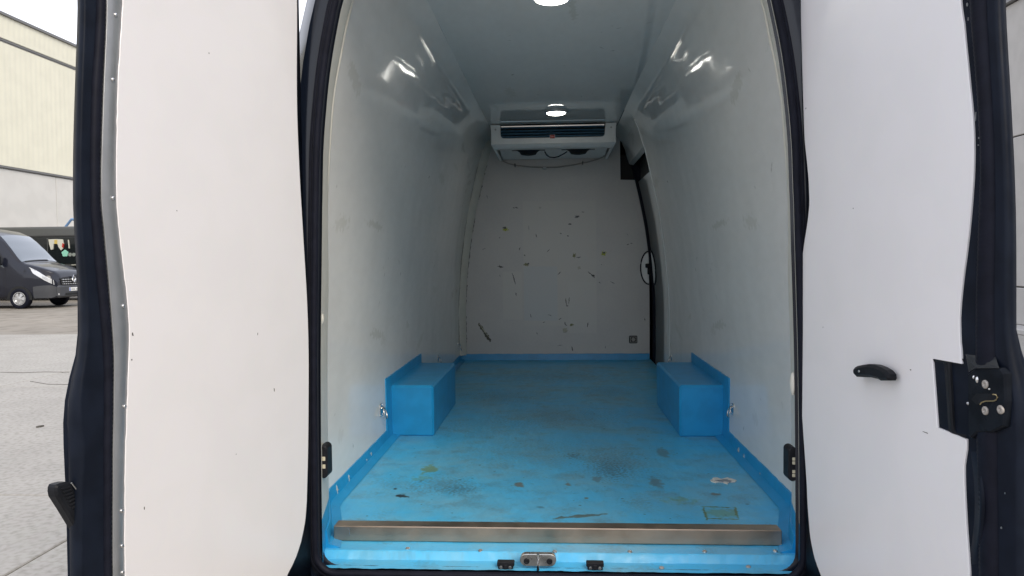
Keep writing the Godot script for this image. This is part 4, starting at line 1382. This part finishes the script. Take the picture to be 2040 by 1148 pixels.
func build_ceiling_lamps():
	for p in [[Vector3(-0.002, CEIL, -2.965), "round lit ceiling lamp near the van's rear opening"], [Vector3(0.022, CEIL, -5.27), "round lit ceiling lamp in front of the cooling unit"]]:
		var at: Vector3 = p[0]
		var l := thing("ceiling_lamp", p[1], "lamp", at + Vector3(0, -0.03, 0), "round lamps on the van ceiling")
		var b := MB.new()
		b.smooth = 1
		b.lathe(at, Vector3.DOWN, [Vector2(0.080, -0.002), Vector2(0.080, 0.008), Vector2(0.074, 0.020), Vector2(0.070, 0.022), Vector2(0.067, 0.019)], 40)
		obj("bezel", b, M.bezel, l)
		var d := MB.new()
		d.smooth = 1
		d.lathe(at, Vector3.DOWN, [Vector2(0.067, 0.019), Vector2(0.064, 0.025), Vector2(0.05, 0.030), Vector2(0.02, 0.032)], 40)
		obj("lens", d, M.lens, l)
		var k := SpotLight3D.new()
		k.name = "light"; k.light_energy = 0.05; k.light_color = Color(1.0, 0.98, 0.93)
		k.spot_angle = 80; k.spot_range = 6; k.spot_attenuation = 2; k.light_size = 0.06; k.shadow_enabled = true
		k.rotation.x = -PI / 2
		l.add_child(k)
		k.position = Vector3(0, -0.012, 0)

# ------------------------------------------------------------------ the yard
func build_yard():
	var base := worn(lin(0.268, 0.246, 0.216), 0.16, 0.9, 81, 0.05)
	base.detail_enabled = true; base.detail_blend_mode = BaseMaterial3D.BLEND_MODE_MUL
	base.detail_albedo = noise_tex(82, 0.03, 6, [[0.0, Color(0.78, 0.77, 0.75)], [0.45, Color(0.96, 0.95, 0.93)], [1.0, Color(1, 1, 1)]], 1024)
	var g := MB.new()
	g.quad(Vector3(-400, -0.014, 200), Vector3(400, -0.014, 200), Vector3(400, -0.014, -500), Vector3(-400, -0.014, -500))
	var gr = structure(obj("ground", g, base))
	# cast concrete slabs with open joints
	var xs := [-19.0, -14.9, -10.8, -6.74, -2.64, 1.42, 5.48, 8.9]
	var zs := [7.6, 3.55, -0.5, -4.55, -8.6, -15.05]
	var mats := []
	for i in 3:
		var m := worn(lin(0.328 + 0.010 * i, 0.311 + 0.010 * i, 0.284 + 0.009 * i), 0.10, 0.85, 84 + i, 0.22)
		m.detail_enabled = true; m.detail_blend_mode = BaseMaterial3D.BLEND_MODE_MUL
		m.detail_albedo = noise_tex(90 + i, 0.09, 5, [[0.0, Color(0.80, 0.80, 0.79)], [0.3, Color(0.93, 0.93, 0.92)], [0.6, Color(1, 1, 1)]], 1024)
		m.uv1_triplanar = false; m.uv1_world_triplanar = false
		m.uv1_scale = Vector3.ONE; m.uv2_scale = Vector3.ONE
		mats.append(m)
	var k := 0
	for i in xs.size() - 1:
		for j in zs.size() - 1:
			var b := MB.new()
			var c := Vector3((xs[i] + xs[i + 1]) / 2, -0.02, (zs[j] + zs[j + 1]) / 2)
			var s := Vector3(xs[i + 1] - xs[i] - 0.014, 0.04, zs[j] - zs[j + 1] - 0.014)
			b.box(c, s, 0.006)
			for q in b.v.size(): b.uv[q] = Vector2(b.v[q].x, b.v[q].z) * 0.2 + Vector2(0.37 * i, 0.21 * j)
			obj("concrete_slab", b, mats[(i * 2 + j) % 3], gr)
			k += 1
	# cracks, a twig and dark spots lying on the concrete
	for c in [[[0, 742], [40, 743], [90, 741.5], [138, 742]], [[60, 760], [95, 766], [135, 766.5]]]:
		var path := PackedVector3Array()
		for p in c: path.append(on_y(p[0], p[1], 0.001))
		var b := MB.new()
		b.tube(path, 0.006, 5)
		obj("joint_filler", b, M.joint, gr)
	var tw := MB.new()
	tw.tube(PackedVector3Array([on_y(72, 851, 0.006), on_y(78, 849.5, 0.012), on_y(86, 848.5, 0.006)]), 0.009, 6)
	tag(obj("twig", tw, M.joint), "short dark twig lying on pale concrete", "twig")

func build_warehouse():
	var X := -29.0
	var w := thing("warehouse", "tall warehouse with cream sheet cladding above pale concrete panels", "warehouse", Vector3(X - 5, 0, -40))
	var core := MB.new()
	core.box(Vector3(X - 5.2, 7.2, -40), Vector3(10, 14.4, 70), 0.02)
	obj("wall", core, M.conc_wall, w)
	# concrete panels below, sheet cladding above in bays
	var z := -6.0
	var i := 0
	while z > -74:
		var b := MB.new()
		b.box(Vector3(X - 0.1, 3.26, z - 2.99), Vector3(0.2, 6.52, 5.97), 0.012)
		obj("concrete_panel", b, M.conc_wall, w)
		z -= 6.0
	z = -6.0
	while z > -74:
		for e in [[6.70, 13.20], [13.42, 14.62]]:
			var b := MB.new()
			b.smooth = 1
			var rows := []
			var n := 60
			var r0 := PackedVector3Array(); var r1 := PackedVector3Array()
			for q in n + 1:
				var zz := z - 6.0 * q / n
				var d := 0.006 * (1 if q % 4 < 2 else -1)
				r0.append(Vector3(X + 0.03 + d, e[0], zz)); r1.append(Vector3(X + 0.03 + d, e[1], zz))
			b.grid([r0, r1])
			obj("cladding_sheet", b, M.cladding, w)
		z -= 6.0
	for e in [[6.62, 0.10, 0.10], [13.31, 0.09, 0.07], [14.70, 0.16, 0.14]]:
		var b := MB.new()
		b.box(Vector3(X + e[2] / 2, e[0], -40), Vector3(e[2], e[1], 69.8), 0.01)
		obj("gutter" if e[0] > 14 else "flashing", b, M.flash, w)

func build_right_wall():
	var X := 9.1
	var w := thing("concrete_building", "grey concrete panel building beyond the right rear door", "building", Vector3(X + 3, 0, -16))
	var core := MB.new()
	core.box(Vector3(X + 3.1, 3.2, -16), Vector3(6, 6.4, 50), 0.02)
	obj("wall", core, M.conc_wall2, w)
	var ys := [0.10, 0.84, 3.77, 6.40]
	var z := 9.0
	while z > -41:
		for i in 3:
			var b := MB.new()
			b.box(Vector3(X, (ys[i] + ys[i + 1]) / 2, z - 2.5), Vector3(0.2, ys[i + 1] - ys[i] - 0.025, 4.975), 0.012)
			obj("concrete_panel", b, M.conc_wall2, w)
		z -= 5.0
	var t := MB.new()
	t.box(Vector3(X - 0.02, 6.47, -16), Vector3(0.34, 0.13, 50.2), 0.01)
	obj("coping", t, M.flash2, w)
	var k := MB.new()
	k.box(Vector3(X - 0.25, 0.05, -16), Vector3(0.7, 0.11, 50), 0.02)
	obj("plinth", k, M.conc_wall2, w)

# parked van: s metres behind its nose; heading +x
var PV := Vector3(-16.72, -0.014, -24.85)
func pv_pt(s: float, t: float, off := 0.0) -> Vector3:
	# t 0 at the near sill, 0.5 on the roof's middle, 1 at the far sill
	var top := look([[0.0, 1.06], [0.05, 1.19], [0.14, 1.28], [0.5, 1.42], [0.95, 1.54], [1.10, 1.60], [1.5, 2.02], [1.9, 2.42], [2.05, 2.53], [2.4, 2.68], [3.0, 2.76], [6.2, 2.77]], s)
	var bot := look([[0.0, 0.42], [0.1, 0.34], [6.2, 0.34]], s)
	var hw := look([[0.0, 0.74], [0.08, 0.86], [0.25, 0.95], [0.6, 1.0], [1.2, 1.03], [6.2, 1.03]], s)
	var a := absf(t - 0.5) * 2.0        # 0 roof middle, 1 sill
	var sg := 1.0 if t < 0.5 else -1.0  # near side is +z
	var y: float; var z: float
	var roof_hw := hw * look([[0.0, 0.80], [0.5, 0.90], [1.0, 0.90], [2.0, 0.80], [3.0, 0.80], [6.2, 0.80]], s)
	if a < 0.4:
		var q := a / 0.4
		z = roof_hw * 0.94 * q; y = top - 0.045 * q * q * (1.0 if s > 1.6 else 0.8)
	elif a < 0.52:
		var q := (a - 0.4) / 0.12
		z = lerpf(roof_hw * 0.94, roof_hw + 0.02, sin(q * PI / 2)); y = top - 0.045 - 0.13 * (1 - cos(q * PI / 2))
	else:
		var q := (a - 0.52) / 0.48
		y = lerpf(top - 0.175, bot, q)
		var f := clampf((y - 1.1) / maxf(top - 1.25, 0.05), 0, 1)
		z = lerpf(hw, roof_hw + 0.02, f * f) * (1.0 - 0.03 * clampf((0.6 - y) / 0.3, 0, 1))
	return PV + Vector3(-s, y + (off if a < 0.45 else 0.0), (z + (off if a >= 0.45 else 0.0)) * sg)

func pv_patch(called: String, quad4: Array, mat_: Material, parent: Node, off := 0.006, n := 8):
	# bilinear patch in (s, t) laid on the body
	var b := MB.new()
	b.smooth = 1
	var rows := []
	for i in n + 1:
		var r := PackedVector3Array()
		for j in n + 1:
			var u := float(i) / n; var v := float(j) / n
			var p: Vector2 = (quad4[0] as Vector2).lerp(quad4[1], u).lerp((quad4[3] as Vector2).lerp(quad4[2], u), v)
			r.append(pv_pt(p.x, p.y, off))
		rows.append(r)
	b.grid(rows)
	return obj(called, b, mat_, parent)

func build_parked_van():
	var v := thing("parked_van", "anthracite panel van with clear headlamps parked side-on across the yard", "van", PV + Vector3(-3, 0, 0))
	var b := MB.new()
	b.smooth = 1
	var rows := []
	for s in [0.0, 0.04, 0.08, 0.14, 0.2, 0.3, 0.42, 0.55, 0.7, 0.85, 0.95, 1.02, 1.1, 1.2, 1.3, 1.4, 1.5, 1.6, 1.7, 1.8, 1.9, 1.98, 2.05, 2.2, 2.4, 2.7, 3.0, 4.0, 5.0, 6.0, 6.2]:
		var r := PackedVector3Array()
		for j in 49: r.append(pv_pt(s, j / 48.0))
		rows.append(r)
	b.grid(rows, true)
	b.smooth = -1
	b.fan(rows[0]); b.fan(rows[-1])
	obj("body", b, M.van_paint, v)
	pv_patch("windscreen", [Vector2(1.12, 0.29), Vector2(1.98, 0.315), Vector2(1.98, 0.685), Vector2(1.12, 0.71)], M.van_glass, v, 0.012, 14)
	pv_patch("side_window", [Vector2(1.62, 0.15), Vector2(2.06, 0.205), Vector2(2.85, 0.205), Vector2(2.85, 0.13)], M.van_glass, v, 0.008)
	var hl = pv_patch("headlamp", [Vector2(0.05, 0.155), Vector2(0.06, 0.212), Vector2(0.84, 0.258), Vector2(0.66, 0.214)], M.lamp_glass, v, 0.012)
	pv_patch("lamp_bowl", [Vector2(0.2, 0.185), Vector2(0.2, 0.212), Vector2(0.36, 0.222), Vector2(0.36, 0.198)], M.zinc, hl, 0.016, 4)
	pv_patch("headlamp", [Vector2(0.05, 0.845), Vector2(0.06, 0.788), Vector2(0.84, 0.742), Vector2(0.66, 0.786)], M.lamp_glass, v, 0.012)
	pv_patch("bumper_corner", [Vector2(0.0, 0.005), Vector2(0.0, 0.15), Vector2(0.66, 0.10), Vector2(0.66, 0.005)], M.van_bumper, v, 0.02, 10)
	pv_patch("bumper_corner", [Vector2(0.0, 0.995), Vector2(0.0, 0.85), Vector2(0.66, 0.90), Vector2(0.66, 0.995)], M.van_bumper, v, 0.02, 10)
	pv_patch("side_moulding", [Vector2(1.9, 0.035), Vector2(1.9, 0.065), Vector2(5.8, 0.065), Vector2(5.8, 0.035)], M.van_bumper, v, 0.02)
	pv_patch("door_gap", [Vector2(1.60, 0.01), Vector2(1.60, 0.15), Vector2(1.612, 0.15), Vector2(1.612, 0.01)], M.dark, v, 0.004)
	pv_patch("wiper", [Vector2(1.07, 0.33), Vector2(1.12, 0.33), Vector2(1.16, 0.60), Vector2(1.11, 0.60)], M.dark, v, 0.02)
	# wheel arch
	for zs in [1.0, -1.0]:
		var arch := MB.new()
		var po := PackedVector2Array()
		for i in 17:
			var an := PI * i / 16
			po.append(Vector2(cos(an) * 0.43, 0.33 + sin(an) * 0.43))
		po.append(Vector2(-0.43, 0.30)); po.append(Vector2(0.43, 0.30))
		for sx in [1.13, 4.9]:
			var cx: float = PV.x - sx
			arch.plate(po, func(p: Vector2, o: float): return Vector3(cx + p.x, p.y + PV.y, PV.z + zs * (0.985 + o)), 0.0, 0.052, 0.004)
		obj("wheel_arch", arch, M.dark, v)
		for sx in [1.13, 4.9]:
			wheel(v, Vector3(PV.x - sx, PV.y + 0.345, PV.z + zs * 0.95), Vector3(0, 0, zs), 0.345, 0.22, 6)
	# front: bumper, grille with bars, emblem, plate
	var fx := PV.x
	var bm := MB.new()
	bm.smooth = -1
	bm.box(Vector3(fx + 0.0, PV.y + 0.56, PV.z), Vector3(0.14, 0.42, 1.56), 0.06)
	obj("front_bumper", bm, M.van_bumper, v)
	var gr := MB.new()
	gr.plate(PackedVector2Array([Vector2(-0.62, 1.00), Vector2(-0.56, 0.78), Vector2(0.56, 0.78), Vector2(0.62, 1.00)]), func(p: Vector2, o: float): return Vector3(fx + o, PV.y + p.y, PV.z + p.x), -0.02, 0.03, 0.01)
	var grille := obj("grille", gr, M.dark, v)
	for k in 3:
		var y: float = [0.81, 0.885, 0.96][k]
		var w: float = [0.54, 0.56, 0.58][k]
		var br := MB.new()
		br.box(Vector3(fx + 0.035, PV.y + y, PV.z), Vector3(0.015, 0.014, w * 2), 0.004)
		for i in 9:
			br.box(Vector3(fx + 0.045, PV.y + y, PV.z - w + 0.07 + i * (w - 0.07) * 2 / 8.0), Vector3(0.015, 0.03, 0.055), 0.004)
		obj("grille_bar", br, M.zinc, grille)
	var em := MB.new()
	em.smooth = 1
	var dm := PackedVector3Array([Vector3(fx + 0.07, PV.y + 1.09, PV.z), Vector3(fx + 0.08, PV.y + 0.97, PV.z + 0.085), Vector3(fx + 0.07, PV.y + 0.85, PV.z), Vector3(fx + 0.08, PV.y + 0.97, PV.z - 0.085)])
	em.tube(dm, 0.028, 6, true)
	obj("emblem", em, M.zinc, v)
	var pl := MB.new()
	pl.box(Vector3(fx + 0.085, PV.y + 0.62, PV.z - 0.0), Vector3(0.02, 0.12, 0.54), 0.006)
	var plate := obj("number_plate", pl, M.white, v)
	var bl := MB.new()
	bl.box(Vector3(fx + 0.096, PV.y + 0.62, PV.z + 0.245), Vector3(0.006, 0.11, 0.05), 0.002)
	obj("plate_band", bl, M.plate_blue, plate)
	# characters too small to read in the photograph: two blurred blocks
	for q in [[0.075, 0.20], [-0.145, 0.15]]:
		var g := MB.new()
		g.box(Vector3(fx + 0.096, PV.y + 0.62, PV.z + q[0]), Vector3(0.004, 0.065, q[1]), 0.001)
		obj("plate_characters", g, M.plate_grey, plate)
	var it := MB.new()
	it.box(Vector3(fx + 0.078, PV.y + 0.47, PV.z), Vector3(0.02, 0.07, 0.9), 0.01)
	obj("air_intake", it, M.dark, v)
	for zs in [1.0, -1.0]:
		var mr := MB.new()
		mr.box(Vector3(fx - 1.72, PV.y + 1.62, PV.z + zs * 1.17), Vector3(0.12, 0.36, 0.20), 0.05)
		mr.box(Vector3(fx - 1.74, PV.y + 1.50, PV.z + zs * 1.05), Vector3(0.06, 0.06, 0.16), 0.02)
		obj("mirror", mr, M.black_plastic, v)
		var fg := MB.new()
		fg.lathe(Vector3(fx + 0.03, PV.y + 0.47, PV.z + zs * 0.72), Vector3(1, 0, 0.4 * zs).normalized(), [Vector2(0.045, 0), Vector2(0.04, 0.02), Vector2(0.02, 0.03)], 14)
		obj("fog_lamp", fg, M.lamp_glass, v)

func build_bus():
	var zf := -29.0
	var g := -0.014
	var v := thing("coach", "dark grey coach with stickers on its windows behind the parked van", "coach", Vector3(-22, g, zf - 1.2))
	var b := MB.new()
	var h := 3.02
	b.smooth = 1
	var rows := []
	for x in [-29.0, -28.7, -15.0, -14.6]:
		var e: float = 0.12 if x == -29.0 or x == -14.6 else 0.0
		var r := PackedVector3Array()
		for p in [[0.0 + e, 0.35 + e], [0.0 + e, 1.35], [-0.04 + 0.0 - e, 2.4], [-0.06 - e, h - 0.12 - e], [-0.14 - e, h - 0.03 - e], [-0.4, h - e], [-2.0, h - e], [-2.4 + e, h - 0.15 - e], [-2.45 + e, 0.35 + e]]:
			r.append(Vector3(x, g + p[1], zf + p[0]))
		rows.append(r)
	b.solid(rows)
	obj("body", b, M.coach, v)
	# windows
	for i in 6:
		var x0 := -28.2 + i * 2.2
		var w := MB.new()
		w.plate(rounded(2.14, 1.05, 0.08, 4), func(p: Vector2, o: float): return Vector3(x0 + p.x, g + 2.02 + p.y, zf - (p.y + 0.5) * 0.05 + o + 0.01), -0.01, 0.012, 0.004)
		obj("window", w, M.coach_glass, v)
	var lo := MB.new()
	lo.box(Vector3(-21.8, g + 0.9, zf + 0.008), Vector3(13, 1.0, 0.02), 0.006)
	obj("lower_panel", lo, M.coach_low, v)
	var tr := MB.new()
	tr.box(Vector3(-21.8, g + 2.62, zf + 0.01), Vector3(13.4, 0.05, 0.03), 0.006)
	obj("roof_rail", tr, M.coach_rail, v)
	for x in [-27.0, -17.5]:
		wheel(v, Vector3(x, g + 0.48, zf - 0.12), Vector3(0, 0, 1), 0.48, 0.28, 6)
	# stickers, and window reflections painted on as pale, yellow and red shapes
	var Z := zf + 0.03
	var P := func(px: float, py: float) -> Vector2:
		var q := on_z(px, py, Z); return Vector2(q.x, q.y)
	for s in [[[[96, 477], [110, 476.5], [124, 477], [126, 486], [125, 495], [121, 499], [116, 492], [114, 486], [106, 486], [105, 497], [101, 498], [98, 488]], M.reflection_decal, "reflection_decal"], [[[108, 478], [114, 478], [114, 486], [108, 486]], M.yellow, "reflection_decal"], [[[124, 484], [126.3, 486], [125.3, 494], [123, 492]], M.red, "reflection_decal"], [[[134.7, 478], [136, 478], [137.8, 495], [136.5, 495]], M.reflection_decal, "pole_sticker"], [[[142, 527.3], [150, 527.3], [150, 528.6], [142, 528.6]], M.reflection_decal, "badge"]]:
		var pts := PackedVector2Array()
		for p in s[0]: pts.append(P.call(p[0], p[1]))
		var w := MB.new()
		w.plate(pts, func(p: Vector2, o: float): return Vector3(p.x, p.y, Z + o), -0.045, 0.004 if s[1] == M.reflection_decal else 0.008)
		obj(s[2], w, s[1], v)
	for c in [[129, 505, 6.2, M.mint], [139, 507.5, 3.4, M.grey_dot], [146.5, 507.5, 3.4, M.grey_dot]]:
		var q: Vector2 = P.call(c[0], c[1])
		var r: float = absf(P.call(c[0] + c[2], c[1]).x - q.x)
		var pts := PackedVector2Array()
		for i in 20:
			var an := TAU * i / 20
			var k := 1.0
			if c[3] == M.mint: k = 1.0 + 0.12 * sin(an * 5)
			pts.append(q + Vector2(cos(an), sin(an)) * r * k)
		var w := MB.new()
		w.plate(pts, func(p: Vector2, o: float): return Vector3(p.x, p.y, Z + o), -0.045, 0.004)
		obj("sticker", w, c[3], v)

func build_blue_frame():
	var z := -33.0
	var a := on_z(128, 455, z); var t0 := on_z(142, 437, z); var t1 := on_z(158, 439, z); var m := on_z(152, 455, z); var e := on_z(172, 458, z)
	var f := thing("lifting_frame", "blue steel lifting frame rising behind the dark grey coach", "frame", Vector3((a.x + e.x) / 2, -0.014, z))
	for seg in [[Vector3(a.x, -0.014, z), a, "leg"], [Vector3(m.x, -0.014, z), m, "leg"], [Vector3(e.x, -0.014, z), e, "leg"], [a, t0, "strut"], [t0, t1, "crossbar"], [t1, e, "strut"], [t0 + (t1 - t0) * 0.45, m, "strut"], [a, e, "crossbar"]]:
		var b := MB.new()
		b.tube(PackedVector3Array([seg[0], seg[1]]), 0.055, 8)
		obj(seg[2], b, M.steel_blue, f)

func yard_materials():
	M.scuff = worn(lin(0.10, 0.095, 0.085), 0.4, 0.7, 100, 6.0)
	M.ledge = mat(lin(0.03, 0.032, 0.036), 0.25)  # lighter, glossier black than the lock: the sky highlight painted into the ledge
	M.lock = worn(lin(0.010, 0.012, 0.016), 0.5, 0.30, 101, 3.0, 0.1)
	M.lock.metallic_specular = 0.15
	M.joint = mat(lin(0.10, 0.095, 0.085), 0.9)
	M.conc_wall = worn(lin(0.56, 0.55, 0.52), 0.07, 0.9, 102, 0.12)
	M.cladding = worn(lin(0.66, 0.64, 0.52), 0.06, 0.6, 103, 0.10)
	M.flash = mat(lin(0.16, 0.16, 0.16), 0.6, 0.3)
	M.flash2 = mat(lin(0.22, 0.22, 0.22), 0.6, 0.2)
	M.conc_wall2 = worn(lin(0.42, 0.405, 0.385), 0.09, 0.9, 104, 0.3)
	M.van_paint = mat(lin(0.010, 0.012, 0.021), 0.3, 0.0, 0.3)
	M.van_paint.clearcoat_enabled = true; M.van_paint.clearcoat = 0.6; M.van_paint.clearcoat_roughness = 0.05
	M.van_glass = mat(lin(0.06, 0.08, 0.10), 0.04, 0.0, 1.0)
	M.van_glass.clearcoat_enabled = true; M.van_glass.clearcoat = 1.0; M.van_glass.clearcoat_roughness = 0.03
	M.lamp_glass = mat(lin(0.6, 0.61, 0.62), 0.12, 0.35, 0.8)
	M.van_bumper = mat(lin(0.045, 0.048, 0.055), 0.55)
	M.plate_blue = mat(lin(0.03, 0.10, 0.45), 0.4)
	M.plate_grey = mat(lin(0.45, 0.46, 0.44), 0.5)
	M.pink = mat(lin(0.6, 0.35, 0.33), 0.5)
	M.chip = worn(lin(0.46, 0.50, 0.48), 0.2, 0.7, 105, 20.0)
	M.hubcap = mat(lin(0.50, 0.51, 0.52), 0.35, 0.5)
	M.coach = mat(lin(0.055, 0.058, 0.056), 0.4)
	M.coach_low = mat(lin(0.008, 0.010, 0.011), 0.25)
	M.coach_rail = mat(lin(0.03, 0.03, 0.03), 0.5)
	M.coach_glass = mat(lin(0.010, 0.013, 0.014), 0.10)
	M.reflection_decal = mat(lin(0.55, 0.55, 0.48), 0.6)
	M.yellow = mat(lin(0.55, 0.42, 0.12), 0.6)
	M.mint = mat(lin(0.25, 0.58, 0.45), 0.6)
	M.grey_dot = mat(lin(0.22, 0.25, 0.23), 0.6)
	M.steel_blue = mat(lin(0.13, 0.24, 0.42), 0.5)

func _ready():
	# camera
	cam = Camera3D.new()
	cam.name = "camera"
	cam.position = Vector3(0, 1.49, 0)
	cam.rotation_degrees = Vector3(-2.2488, 3.2696, -0.6)
	cam.fov = rad_to_deg(2 * atan(574.0 / FOCAL))
	cam.near = 0.05; cam.far = 1200
	add_child(cam)
	# sky: bright, thinly overcast
	var env := Environment.new()
	env.background_mode = Environment.BG_SKY
	var sky := Sky.new()
	var sm := ProceduralSkyMaterial.new()
	sm.sky_top_color = Color(0.84, 0.86, 0.92)
	sm.sky_horizon_color = Color(0.955, 0.965, 0.985)
	sm.sky_curve = 0.25
	sm.ground_bottom_color = Color(0.62, 0.61, 0.59); sm.ground_horizon_color = Color(0.80, 0.80, 0.80)
	sm.sky_energy_multiplier = 1.05; sm.ground_energy_multiplier = 0.8
	sky.sky_material = sm
	env.sky = sky
	env.tonemap_mode = Environment.TONE_MAPPER_LINEAR
	env.tonemap_exposure = 1.75
	env.sdfgi_enabled = true; env.ssao_enabled = true; env.ssil_enabled = true
	var we := WorldEnvironment.new()
	we.name = "world_environment"
	we.environment = env
	add_child(we)
	var sun := DirectionalLight3D.new()
	sun.name = "sun"
	sun.light_energy = 0.5
	sun.light_color = Color(1.0, 0.965, 0.92)
	sun.light_angular_distance = 30.0
	sun.shadow_enabled = true
	sun.look_at_from_position(Vector3(5, 7, 7.5), Vector3.ZERO)
	add_child(sun)

	make_materials()
	yard_materials()
	build_yard()
	build_warehouse()
	build_right_wall()
	van = thing("cargo_van", "black refrigerated van with both rear doors open on its blue-floored cargo box", "van", Vector3(0, 0, -5.2))
	build_body()
	build_cargo_box()
	build_doors()
	build_van_fittings()
	build_cooling_unit()
	build_ceiling_lamps()
	build_parked_van()
	build_bus()
	build_blue_frame()
